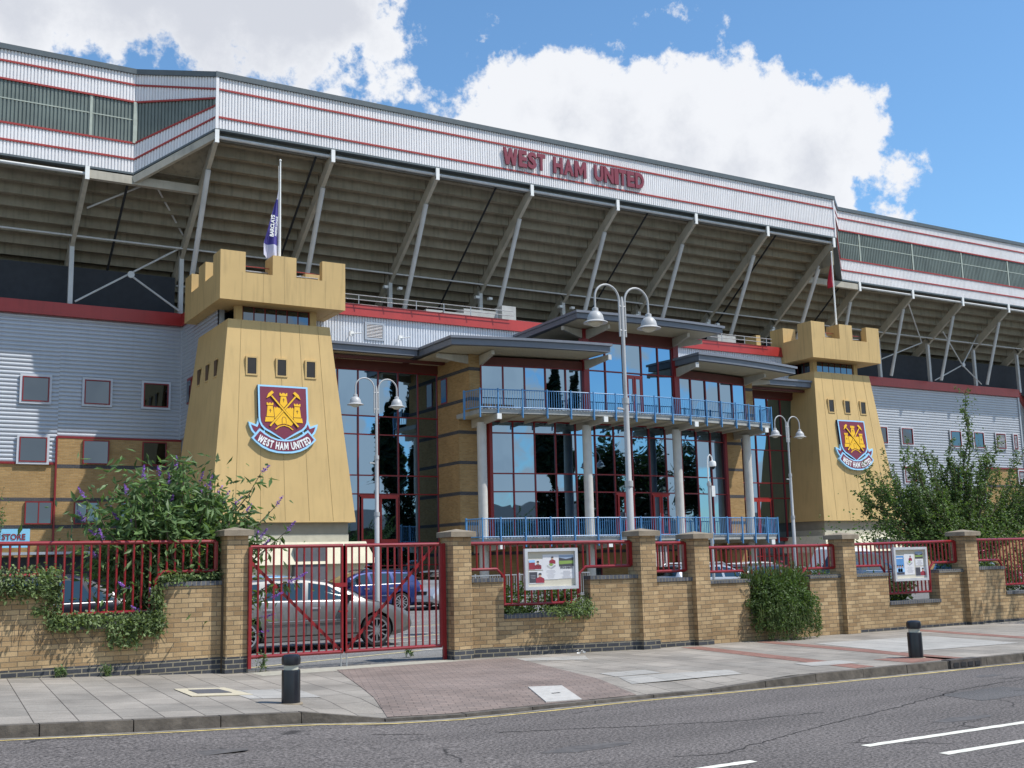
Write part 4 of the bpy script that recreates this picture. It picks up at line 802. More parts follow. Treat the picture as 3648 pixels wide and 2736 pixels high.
    for s in (-1, 1):   # crossed hammers
        f = lambda P: [(s*x, z) for x, z in (P if s == 1 else P[::-1])]
        gp(f([(-.612, 1.09), (-.54, 1.151), (.71, -.263), (.632, -.332)]), -.199-.012*(s > 0), CDK, 'outline'); gp(f([(-.602, 1.099), (-.55, 1.141), (.70, -.273), (.64, -.322)]), -.206-.012*(s > 0), GOLD, 'hammer')
        gp(f([(-.545, 1.356), (-.46, 1.272), (-.615, 1.112), (-.815, .99), (-.72, 1.21)]), -.208, GOLD, 'hammer_head')
    return t
crest(17.238, 'larger looking club crest reading WEST HAM UNITED, on the left tower')
crest(54.36, 'smaller looking club crest reading WEST HAM UNITED, on the right tower by the tree')
# big letters on the stand
t = thing('stand_lettering', (35.6, 51.7, 23.6), 'raised maroon letters WEST HAM UNITED on the white ribbed roof band of the stand', 'lettering')
LETM = mat('letter_maroon', (.20, .022, .045), .5, var=.06)
LW = {'W': .96, 'E': .56, 'S': .60, 'T': .56, 'H': .66, 'A': .70, 'M': .86, 'U': .66, 'N': .70, 'I': .32, 'D': .68, ' ': .46}
s_ = 'WEST HAM UNITED'; x = 30.72; tot = sum(LW[c] for c in s_); k = 9.93/tot
for c in s_:
    w_ = LW[c]*k
    if c != ' ':
        v, f = text_mesh(c, 1.36, .70, .012 if c in 'MW' else .045, .05); xs_ = [a[0] for a in v]; zs_ = [a[1] for a in v]; cx = (min(xs_)+max(xs_))/2; sc_ = (w_*.90)/(max(xs_)-min(xs_)); sz = .98/(max(zs_)-min(zs_)); mb = M()
        mb.add([(x+w_/2+(a-cx)*sc_, 51.68-d, 23.66+(b-min(zs_))*sz) for a, b, d in v], f); o = mb.build('letter', LETM, t)
    x += w_
# flagpoles and flags
def flagpole(x, label):
    t = thing('flagpole', (x, 49.95, 14.1), label, 'flagpole', 'white flagpoles on the towers')
    M().tube([(x, 49.95, 14.1), (x, 49.95, 18), (x, 49.95, 20.95)], [.07, .055, .035], 10).build('pole', WHITEP, t, smooth=True); M().lathe([(.001, 20.93), (.06, 20.98), (.06, 21.03), (.001, 21.08)], x, 49.95, 10).build('finial', WHITEP, t, smooth=True)
    M().tube([(x-.09, 49.9, 15.5), (x-.1, 49.9, 20.7)], .008, 4).build('halyard', WHITEP, t)
flagpole(17.24, 'white flagpole with a drooping blue and white flag, on the left tower'); flagpole(54.36, 'white flagpole with a drooping red flag, on the right tower')
def flag(x, z1, z0, w_, label, m, seed):
    mb = M(); n, mcols = 24, 14; rr = random.Random(seed)
    for i in range(n+1):
        t_ = i/n; z = z1-(z1-z0)*t_; 
        for j in range(mcols+1):
            u = j/mcols; ww = w_*(.18+.82*min(1, t_*1.25)) * u; mb.v.append((x-.08-ww*.75, 49.9+.10*math.sin(u*9+t_*2)*(.3+t_), z-.55*u*(1-t_)+.05*math.sin(u*7)))
    for i in range(n):
        for j in range(mcols): a = i*(mcols+1)+j; mb.f.append((a, a+1, a+mcols+2, a+mcols+1))
    return mb.build('flag', m, None, smooth=True, fix=False)
FB = bpy.data.materials.new('flag_cloth'); FB.use_nodes = True; n_ = FB.node_tree; p_ = n_.nodes['Principled BSDF']; p_.inputs['Roughness'].default_value = .8
tco = n_.nodes.new('ShaderNodeTexCoord'); sp = n_.nodes.new('ShaderNodeSeparateXYZ'); n_.links.new(tco.outputs['UV'], sp.inputs[0])
mrr = n_.nodes.new('ShaderNodeValToRGB'); mr0 = n_.nodes.new('ShaderNodeMapRange'); mr0.inputs[1].default_value = 16.15; mr0.inputs[2].default_value = 19.1; n_.links.new(sp.outputs[1], mr0.inputs[0]); n_.links.new(mr0.outputs[0], mrr.inputs[0])
e = mrr.color_ramp; e.interpolation = 'CONSTANT'; e.elements[0].color = (.50, .50, .62, 1); e.elements[1].position = .20; e.elements[1].color = (.06, .05, .25, 1); q = e.elements.new(.97); q.color = (.60, .61, .70, 1); n_.links.new(mrr.outputs[0], p_.inputs['Base Color'])
fo = tag(flag(17.24, 19.5, 16.15, 1.0, '', FB, 1), 'drooping blue and white flag with BARCLAYS PREMIER LEAGUE lettering hanging above the left tower', 'flag', 'flags above the towers')
mb = M(); put_text(mb, 'BARCLAYS', .25, (16.86, 49.66, 17.6), .9, .04, .003, rot=PI/2-.06); put_text(mb, 'PREMIER LEAGUE', .14, (17.02, 49.66, 17.6), .9, .03, .003, rot=PI/2-.06); mb.build('flag_lettering', WHITEP, fo, off=(0, 0, 0))
tag(flag(54.36, 20.6, 18.6, .8, '', mat('red_flag', (.38, .02, .04), .8), 2), 'drooping dark red flag hanging from the pole above the right tower', 'flag', 'flags above the towers')
# ------------------------------------------------------------------ street lamps, camera pole
def street_lamp(x, y, label):
    t = thing('street_lamp', (x, y, 0), label, 'street lamp', 'twin arm car park lamps')
    M().tube([(x, y, 0), (x, y, 3.4), (x, y, 3.42), (x, y, 5.45)], [.085, .085, .07, .068], 14).build('pole', LAMPM, t, smooth=True)
    M().tube([(x, y, 5.45), (x, y, 7.85), (x, y, 8.0)], [.047, .045, .02], 12).build('upper_pole', LAMPM, t, smooth=True)
    c = M()
    for z in (3.4, 5.4): c.tube([(x, y, z-.05), (x, y, z+.09)], .10 if z < 4 else .085, 14)
    build_each(c, 'collar', LAMPM, t); M().tube([(x, y, 5.2), (x-.2, y-.02, 5.22)], .025, 6).box(x-.27, x-.15, y-.04, y+.0, 5.2, 5.25).build('sensor', LAMPM, t)
    for s in (-1, 1):
        pts = [(x+s*.085, y, 7.0), (x+s*.085, y, 7.85)]; r_ = .36
        for k in range(13): a = PI-k*PI/12; pts.append((x+s*(.085+r_+r_*math.cos(a)), y, 7.9+r_*math.sin(a)))
        pts.append((x+s*(.085+2*r_), y, 7.62)); am = M().tube(pts, .027, 10)
        am.tube([(x, y, 7.75), (x+s*.1, y, 7.75)], .03, 8).tube([(x, y, 7.15), (x+s*.1, y, 7.15)], .03, 8); am.build('arm', LAMPM, t, smooth=True)
        hx = x+s*(.085+2*r_); h_ = M().lathe([(.03, 7.66), (.075, 7.64), (.08, 7.56), (.12, 7.54), (.18, 7.46), (.205, 7.36), (.205, 7.33), (.295, 7.285), (.30, 7.27), (.19, 7.29)], hx, y, 24).build('lamp_shade', LAMPM, t, smooth=True)
        M().lathe([(.19, 7.285), (.17, 7.25), (.10, 7.2), (.02, 7.18)], hx, y, 20).build('diffuser', DIFF, h_, smooth=True)
street_lamp(16.29, 36.66, 'pale grey twin hooked arm lamp post before the tall glazing beside the left tower'); street_lamp(16.17, 21.65, 'largest pale twin hooked arm lamp post, rising in front of the blue balconies'); street_lamp(38.99, 39.36, 'farthest pale twin hooked arm lamp post, before the side of the right tower')
t = thing('camera_pole', (24.46, 28.39, 0), 'thin grey pole with a small white camera on a hooked arm, before the columns', 'camera pole')
x, y = 24.46, 28.39; M().tube([(x, y, 0), (x, y, 4.1)], .05, 10).build('pole', LAMPM, t, smooth=True)
M().tube([(x-.02, y, 3.95), (x-.02, y, 4.75), (x+.01, y, 4.9), (x+.09, y, 4.98), (x+.17, y, 4.9), (x+.19, y, 4.75)], .022, 8).build('arm', WHITEP, t, smooth=True)
hd = M().lathe([(.03, 4.78), (.10, 4.76), (.12, 4.70), (.12, 4.6), (.10, 4.58)], x+.19, y, 16).build('camera_housing', WHITEP, t, smooth=True); M().lathe([(.09, 4.58), (.07, 4.52), (.02, 4.49)], x+.19, y, 14).build('dome', DARK, hd, smooth=True)
M().box(x+.06, x+.2, y-.06, y+.04, 3.6, 3.95).build('control_box', WHITEP, t); build_each(M().tube([(x, y, 3.95), (x, y, 4.05)], .075, 10).tube([(x, y, 2.4), (x, y, 2.44)], .08, 10), 'collar', LAMPM, t)
# ------------------------------------------------------------------ street wall
def wallpart(par, A, B, prof, th=.3, zb=-.3, plinth=.17, coping=True):
    """masonry between plan points A-B; prof = [(t0,t1,top)] along the run in metres"""
    A = Vector((A[0], A[1], 0)); B = Vector((B[0], B[1], 0)); d = (B-A).normalized(); n = Vector((-d.y, d.x, 0))
    def bx(mb, t0, t1, z0, z1, f=0., bk=None):
        bk = th if bk is None else bk; a = A+d*t0; b = A+d*t1
        mb.hexa([a-n*f+Vector((0, 0, z0)), b-n*f+Vector((0, 0, z0)), b+n*bk+Vector((0, 0, z0)), a+n*bk+Vector((0, 0, z0)), a-n*f+Vector((0, 0, z1)), b-n*f+Vector((0, 0, z1)), b+n*bk+Vector((0, 0, z1)), a+n*bk+Vector((0, 0, z1))])
    mw, mp, mc = M(), M(), M()
    for t0, t1, top in prof:
        bx(mw, t0, t1, zb, top-.07 if coping else top); 
        if coping: bx(mc, t0+.0, t1-.0, top-.068, top, .025, th+.02)
        a = A+d*t0; b = A+d*t1; ga, gb = g(a.x), g(b.x)
        if plinth: mp.hexa([a-n*.012+Vector((0, 0, -.3)), b-n*.012+Vector((0, 0, -.3)), b+n*.01+Vector((0, 0, -.3)), a+n*.01+Vector((0, 0, -.3)), a-n*.012+Vector((0, 0, plinth)), b-n*.012+Vector((0, 0, plinth)), b+n*.01+Vector((0, 0, plinth)), a+n*.01+Vector((0, 0, plinth))])
    mw.build('brickwork', BRICK, par)
    if coping: mc.build('coping', COPING, par)
    if plinth: mp.build('blue_brick_plinth', BLUEBRICK, par)
def pier(par, x0, x1, y0, y1, ztop, plinth=.17):
    o = M().box(x0, x1, y0, y1, -.3, ztop).build('pier', BRICK, par); 
    if plinth: M().box(x0-.012, x1+.012, y0-.012, y1+.012, -.3, plinth).build('blue_brick_plinth', BLUEBRICK, o)
    e = .07; xc, yc = (x0+x1)/2, (y0+y1)/2; c = M().box(x0-e, x1+e, y0-e, y1+e, ztop, ztop+.09); z = ztop+.09; b = len(c.v)
    c.v += [(x0-e, y0-e, z), (x1+e, y0-e, z), (x1+e, y1+e, z), (x0-e, y1+e, z), (xc, yc, z+.055)]; c.f += [(b, b+1, b+4), (b+1, b+2, b+4), (b+2, b+3, b+4), (b+3, b, b+4)]
    c.build('pier_cap', CAPST, o)
lw = thing('boundary_wall', (2, 18.2, 0), 'brick wall left of the gate, topped with ivy, ending in a capped pier', 'wall', 'brick walls along the pavement')
wallpart(lw, (-8, 18.2), (5.38, 18.2), [(0, 6.6, 1.47), (6.6, 10.83, 1.47), (10.83, 12.44, .86), (12.44, 13.38, 1.46)], plinth=.26)
M().box(5.36, 5.40, 18.17, 18.2, 0, 1.5).build('pier_shadow_strip', mat('pier_shadow_paint', (.1, .07, .04)), lw)  # dark strip painted in for the shadow beside the pier
pier(lw, 5.39, 5.74, 18.02, 18.42, 2.17, .26)
rw = thing('boundary_wall', (15, 17, 0), 'long brick wall right of the gate with stepped openings and five capped piers', 'wall', 'brick walls along the pavement')
L1 = math.hypot(12.80-9.58, 17.66-16.98)
wallpart(rw, (9.58, 17.66), (12.80, 16.98), [(0, .66, 1.37), (.66, 2.33, .72), (2.33, L1, 1.36)])
pier(rw, 9.24, 9.60, 17.55, 17.98, 2.10)
pier(rw, 12.79, 13.15, 16.86, 17.26, 2.065)
wallpart(rw, (13.15, 16.98), (14.08, 16.98), [(0, .93, 1.275)], plinth=.1); pier(rw, 14.08, 14.44, 16.86, 17.26, 2.0, .1)
wallpart(rw, (14.44, 16.98), (18.07, 16.98), [(0, 1.1, 1.205), (1.1, 2.74, .6), (2.74, 3.63, 1.225)], plinth=0); pier(rw, 18.07, 18.43, 16.86, 17.26, 1.95, 0)
wallpart(rw, (18.43, 16.98), (21.98, 16.98), [(0, 1.08, 1.222), (1.08, 2.72, .605), (2.72, 3.55, 1.245)], plinth=.06); pier(rw, 21.98, 22.40, 16.86, 17.26, 1.985, .06)
wallpart(rw, (22.40, 16.98), (30, 16.98), [(0, 1.06, 1.275), (1.06, 3.2, .69), (3.2, 4.2, 1.29), (4.2, 7.6, 1.29)], plinth=.06)
# railings on the wall
def railing(A, B, path, ztop, label, dx=.128, phase=.06, grp='red railings set in the brick wall'):
    """path = [(t,z)] of the lower rail along A-B; upper rail straight at ztop (pair)"""
    A = Vector((A[0], A[1], 0)); B = Vector((B[0], B[1], 0)); Lr = (B-A).length; d = (B-A)/Lr; P = lambda t, z: A+d*t+Vector((0, 0, z)); zt = lambda t: ztop[0]+(ztop[1]-ztop[0])*t/Lr
    t = thing('railing', P(0, 0), label, 'railing', grp)
    M().tube([P(0, zt(0)), P(Lr, zt(Lr))], .032, 8).build('top_rail', FENCER, t, smooth=True); M().tube([P(a, b) for a, b in path], .028, 8).build('bottom_rail', FENCER, t, smooth=True)
    build_each(M().beam(P(0, path[0][1]), P(0, zt(0)), .06, .06, up=(0, 1, 0)).beam(P(Lr, path[-1][1]), P(Lr, zt(Lr)), .06, .06, up=(0, 1, 0)), 'end_post', FENCER, t)
    x = phase
    while x < Lr-.04:
        zb = lerp(path, x); M().tube([P(x, zb), P(x, zt(x))], .0185, 7).build('bar', FENCER, t, smooth=True); x += dx
    return t
def step(t1, t2, hi, lo, Lr, hi2=None):
    hi2 = hi if hi2 is None else hi2
    return [(0, hi), (t1-.06, hi), (t1+.05, hi-.12), (t1+.06, lo), (t2-.14, lo), (t2-.13, hi2-.12), (t2, hi2), (Lr, hi2)]
railing((-4.6, 18.35), (5.30, 18.35), [(0, 1.62), (7.36, 1.62), (7.47, 1.5), (7.48, 1.02), (8.94, 1.02), (8.95, 1.5), (9.06, 1.62), (9.9, 1.62)], (2.10, 2.09), 'red railing on the left wall, overgrown with ivy and leafy shrub', phase=.03)
railing((9.64, 17.80), (12.76, 17.14), step(.62, 2.28, 1.525, .89, math.hypot(3.12, .66)), (1.985, 1.965), 'red railing holding the larger notice board, right of the gate')
railing((13.2, 17.12), (14.04, 17.12), [(0, 1.40), (.84, 1.40)], (1.93, 1.93), 'shortest red railing panel, between two close brick piers')
railing((14.52, 17.12), (18.04, 17.12), step(1.04, 2.7, 1.36, .78, 3.52), (1.825, 1.83), 'red railing above the round green bush')
railing((18.50, 17.12), (21.93, 17.12), step(1.02, 2.66, 1.375, .77, 3.43, 1.40), (1.835, 1.87), 'red railing holding the smaller notice board on the right')
railing((22.46, 17.12), (30, 17.12), [(0, 1.42), (1.0, 1.42), (1.1, 1.3), (1.11, .84), (3.1, .84), (3.11, 1.3), (3.2, 1.42), (7.54, 1.42)], (1.89, 1.9), 'red railing at the right edge with leafy shrubs behind')
# gates
def gate(A, B, label, flip):
    A = Vector(A); B = Vector(B); Lg = (B-A).length; d = (B-A)/Lg; t = thing('gate_leaf', A, label, 'gate', 'red steel gate leaves'); P = lambda s, z: A+d*s+Vector((0, 0, z)); z0, z1 = .24, 1.985
    build_each(M().tube([P(0, z1), P(Lg, z1)], .03, 8).tube([P(0, z0), P(Lg, z0)], .03, 8), 'rail', FENCER, t, smooth=True)
    build_each(M().beam(P(0.0, z0-(.18 if not flip else 0)), P(0.0, z1), .07 if flip else .05, .06, up=(0, 1, 0)).beam(P(Lg, z0), P(Lg, z1), .05 if flip else .07, .06, up=(0, 1, 0)), 'stile', FENCER, t)
    x = .13
    while x < Lg-.05: M().tube([P(x, z0), P(x, z1)], .0175, 7).build('bar', FENCER, t, smooth=True); x += .128
    a, b = (P(.03, z1-.25), P(Lg-.04, z0+.03)) if not flip else (P(.04, z0+.03), P(Lg-.1, z1-.03)); off = Vector((0, .035, 0)); M().beam(a+off, b+off, .015, .05).build('diagonal_brace', FENCER, t)
    s = Lg-.035 if not flip else .035; M().tube([P(s, -.02), P(s, .3)], .013, 6).build('drop_bolt', GALV, t)
    if not flip:
        M().hexa([P(Lg-.16, 1.30)-off, P(Lg+.06, 1.30)-off, P(Lg+.06, 1.30)+off, P(Lg-.16, 1.30)+off, P(Lg-.16, 1.37)-off, P(Lg+.06, 1.37)-off, P(Lg+.06, 1.37)+off, P(Lg-.16, 1.37)+off]).build('latch', FENCER, t); M().beam(P(Lg-.08, .9), P(Lg+.08, .9), .05, .03).build('keeper', FENCER, t)
    return t
gate((5.76, 17.98, 0), (7.33, 17.90, 0), 'left leaf of the red barred gate, in front of the silver car doors', False)
gate((7.36, 17.90, 0), (9.12, 17.80, 0), 'right leaf of the red barred gate, hinged at the brick pier', True)
tag(M().box(9.145, 9.20, 17.76, 17.82, -.05, 2.0).build('gate_post', FENCER, None), 'slim red steel gate post against the brick pier right of the gate', 'post')
# bollards
def bollard(x, y, label):
    t = thing('bollard', (x, y, g(x)-.0), label, 'bollard', 'black bollards on the pavement'); z = g(x)-.01; r = .112
    M().lathe([(r, z), (r, z+.385), (r-.004, z+.40), (r-.015, z+.405)], x, y, 32).build('body', BLACKP, t, smooth=True)
    M().lathe([(.088, z+.40), (.088, z+.47)], x, y, 32).build('reflective_band', mat('bollard_white', (.50, .50, .42), .35, var=.1), t, smooth=True)
    M().lathe([(.098, z+.46), (.112, z+.47), (.115, z+.53), (.108, z+.565), (.085, z+.583), (.04, z+.59), (.003, z+.59)], x, y, 32).build('cap', BLACKP, t, smooth=True)
    M().lathe([(r+.035, z), (r+.03, z+.017), (r+.001, z+.018)], x, y, 24).build('base_mortar', CAPST, t)
bollard(4.80, 13.36, 'black bollard with white ring near the gate, closest to the camera'); bollard(14.72, 12.37, 'black bollard with white ring on the right hand pavement, by the kerb drain')
# covers, drain, litter
o = M().hexa([(3.93, 14.55, g(3.9)+.004), (4.70, 14.5, g(4.7)+.004), (4.66, 15.6, g(4.7)+.004), (3.98, 15.62, g(3.98)+.004), (3.93, 14.55, g(3.9)+.012), (4.70, 14.5, g(4.7)+.012), (4.66, 15.6, g(4.7)+.012), (3.98, 15.62, g(3.98)+.012)]).build('manhole_surround', mat('pale_mortar', (.50, .44, .32), .9, var=.12, vscale=10)); tag(o, 'pale mortar surround with a dark iron manhole cover, on the left pavement', 'manhole cover')
M().hexa([(4.08, 14.82, g(4.1)+.013), (4.52, 14.8, g(4.5)+.013), (4.5, 15.35, g(4.5)+.013), (4.1, 15.36, g(4.1)+.013), (4.08, 14.82, g(4.1)+.018), (4.52, 14.8, g(4.5)+.018), (4.5, 15.35, g(4.5)+.018), (4.1, 15.36, g(4.1)+.018)]).build('cover', mat('iron_cover', (.10, .10, .11), .6, bump=.5, bscale=50), o)
o = M(); q = [(7.62, 12.08), (8.12, 12.03), (8.46, 13.0), (8.0, 13.12)]; o.slab(q, [pz(*p)+.005 for p in q], [pz(*p)+.016 for p in q]); o = tag(o.build('access_cover', mat('pale_cover', (.44, .42, .39), .8, var=.1, vscale=12, bump=.3)), 'pale square access cover in the brick paved crossing', 'manhole cover')
M().box(8.0, 8.12, 12.52, 12.56, pz(8, 12.5)+.017, pz(8, 12.5)+.022).build('keyhole', DARK, o)
o = M().box(14.60, 15.32, 11.63, 11.80, -.11, .012).build('kerb_inlet', mat('rusty_iron', (.07, .06, .055), .8, var=.3, vscale=12, bump=.5)); tag(o, 'rusty iron kerb drain inlet near the right bollard', 'drain')
sl_ = M()
for k in range(4): sl_.box(14.66+k*.165, 14.78+k*.165, 11.622, 11.64, -.09, -.03)
sl_.build('slots', DARK, o)
mb = M(); rr = random.Random(3)
for k in range(9): x, y, z = 11.5+rr.uniform(-.07, .07), 17.0+rr.uniform(-.05, .05), rr.uniform(.01, .06); mb.add([(x+rr.uniform(-.05, .05), y+rr.uniform(-.04, .04), max(.005, z+rr.uniform(-.03, .03))) for _ in range(4)], [(0, 1, 2, 3)])
tag(mb.build('litter', WHITEP, None, fix=False), 'crumpled white paper litter at the foot of the brick wall', 'litter')
# notice boards
PAPER = mat('paper', (.66, .66, .68), .6, var=.04); BOARDM = mat('cream_board', (.56, .52, .42), .8, var=.04)
def notice(x0, x1, z0, z1, y, label, layout, ang=0.):
    xc = (x0+x1)/2; t = thing('notice_board', (xc, y, (z0+z1)/2), label, 'notice board', 'framed notice boards on the railings'); f = M(); w_ = .055
    f.box(x0, x1, y-.06, y, z1-w_, z1).box(x0, x1, y-.06, y, z0, z0+w_).box(x0, x0+w_, y-.06, y, z0+w_, z1-w_).box(x1-w_, x1, y-.06, y, z0+w_, z1-w_); f.build('frame', mat('aluminium_frame', (.62, .63, .65), .4, metal=.3), t)
    M().box(x0+w_, x1-w_, y-.012, y-.002, z0+w_, z1-w_).build('backboard', BOARDM, t)
    W = x1-x0; H = z1-z0; fx = lambda u: x0+u*W; fz = lambda v: z0+v*H; yy = y-.016
    def rect(u0, u1, v0, v1, m, par, k=0, nm='print'): return M().add([(fx(u0), yy-k*.0012, fz(v0)), (fx(u1), yy-k*.0012, fz(v0)), (fx(u1), yy-k*.0012, fz(v1)), (fx(u0), yy-k*.0012, fz(v1))], [(0, 1, 2, 3)]).build(nm, m, par, fix=False)
    def pol(pts, m, par, k, nm='print'): return M().add([(fx(u), yy-k*.0012, fz(v)) for u, v in pts], [tuple(range(len(pts)))]).build(nm, m, par, fix=False)
    GT = mat('print_grey', (.34, .34, .38), .7); MR = mat('print_maroon', (.28, .03, .05), .6); BL = mat('print_blue', (.10, .27, .55), .6); GN = mat('print_green', (.22, .33, .08), .7); DK = mat('print_dark', (.06, .06, .075), .6); SKN = mat('print_skin', (.55, .35, .24), .6); LB = mat('print_pale_blue', (.30, .52, .80), .6)
    def textlines(p, u0, u1, v1, n, dv, k=2):
        mb = M(); r_ = random.Random(int(u0*1000+v1*77))
        for i in range(n):
            c = (u0+u1)/2; h = (u1-u0)/2*r_.uniform(.45, .95); mb.add([(fx(c-h), yy-k*.0012, fz(v1-i*dv)), (fx(c+h), yy-k*.0012, fz(v1-i*dv)), (fx(c+h), yy-k*.0012, fz(v1-i*dv+dv*.35)), (fx(c-h), yy-k*.0012, fz(v1-i*dv+dv*.35))], [(0, 1, 2, 3)])
        mb.build('small_print', GT, p, fix=False)
    def player(p, u0, v0, s, m=MR):   # small printed figure, shoulders and head
        a = s*H/W; pol([(u0-.5*a, v0), (u0+.5*a, v0), (u0+.5*a, v0+.45*s), (u0+.15*a, v0+.62*s), (u0-.15*a, v0+.62*s), (u0-.5*a, v0+.45*s)], m, p, 3); pol([(u0+.17*a*math.cos(k*PI/4), v0+.8*s+.19*s*math.sin(k*PI/4)) for k in range(8)], SKN, p, 4); pol([(u0-.19*a, v0+.84*s), (u0+.19*a, v0+.84*s), (u0+.15*a, v0+1.04*s), (u0-.15*a, v0+1.04*s)], DK, p, 5)
    def stadium(p, u, v, s):
        a = s*H/W; pol([(u-a, v), (u, v-.55*s), (u+a, v), (u, v+.5*s)], PAPER, p, 3); pol([(u-a, v), (u, v-.55*s), (u, v-.95*s), (u-a, v-.4*s)], mat('print_lightgrey', (.45, .46, .45)), p, 3); pol([(u, v-.55*s), (u+a, v), (u+a, v-.4*s), (u, v-.95*s)], GT, p, 3); pol([(u-.62*a, v), (u, v-.34*s), (u+.62*a, v), (u, v+.3*s)], GN, p, 4)
    if layout == 1:
        p = rect(.08, .345, .48, .74, PAPER, t, 1, 'poster'); rect(.085, .20, .49, .70, MR, p, 2); rect(.09, .20, .66, .72, LB, p, 3); pol([(.19, .52), (.31, .50), (.30, .64), (.22, .66)], mat('print_white', (.7, .72, .78)), p, 3); player(p, .255, .50, .19, MR)
        p = rect(.085, .355, .15, .455, PAPER, t, 1, 'poster'); rect(.09, .24, .17, .43, DK, p, 2); player(p, .29, .165, .23); textlines(p, .10, .22, .34, 3, .035)
        p = rect(.345, .645, .24, .85, PAPER, t, 1.5, 'poster'); player(p, .53, .62, .17, MR); stadium(p, .505, .60, .12); textlines(p, .39, .60, .45, 8, .026)
        p = rect(.645, .945, .25, .845, PAPER, t, 1, 'poster'); rect(.655, .935, .55, .83, mat('print_photo_sky', (.28, .36, .48)), p, 2); pol([(.655, .77), (.79, .73), (.935, .77), (.935, .55), (.655, .55)], DK, p, 3); pol([(.655, .69), (.935, .69), (.935, .62), (.655, .60)], GN, p, 4); textlines(p, .67, .92, .43, 8, .024)
        mb = M(); put_text(mb, 'PITCH EVENTS', .045, (fx(.795), yy-.004, fz(.495)), .85, .06, 0); mb.build('headline', DK, p)
    else:
        p = rect(.07, .335, .17, .76, PAPER, t, 1, 'poster'); rect(.075, .325, .185, .75, BL, p, 2); rect(.08, .32, .19, .26, DK, p, 3); [player(p, u, .27, .2, LB) for u in (.13, .20, .27)]; rect(.10, .29, .66, .69, PAPER, p, 3)
        p = rect(.335, .63, .18, .80, PAPER, t, 1.5, 'poster'); player(p, .52, .59, .15, MR); stadium(p, .49, .56, .12); textlines(p, .38, .60, .40, 7, .027)
        p = rect(.665, .91, .44, .64, PAPER, t, 1, 'poster'); textlines(p, .69, .89, .59, 5, .03)
        p = rect(.675, .90, .66, .86, mat('print_photo_sky', (.28, .36, .48)), t, 1, 'poster'); pol([(.675, .80), (.79, .77), (.90, .80), (.90, .66), (.675, .66)], DK, p, 2); pol([(.675, .75), (.90, .75), (.90, .71), (.675, .70)], GN, p, 3)
        p = rect(.655, .95, .13, .41, PAPER, t, 1, 'poster'); rect(.66, .80, .14, .39, DK, p, 2); player(p, .875, .145, .22)
    if ang: t.rotation_euler = (0, 0, ang)
    return t
notice(10.48, 11.54, 1.145, 1.87, 17.18, 'larger framed notice board with a PITCH EVENTS poster, nearest the gate', 1, -.1)
notice(19.66, 20.73, 1.03, 1.755, 16.96, 'smaller framed notice board with a tall blue poster, on the right railing', 2, 0)
for x, z0, z1 in ((13.43, 1.45, 1.86), (13.58, 1.45, 1.86), (13.72, 1.45, 1.86)):
    pass
cb = M()
for x in (13.36, 13.49, 13.61): cb.box(x, x+.085, 17.16, 17.165, 1.49, 1.87)
tag(cb.build('paper_notice', PAPER), 'white paper notice fixed behind the shortest red railing panel', 'notice')
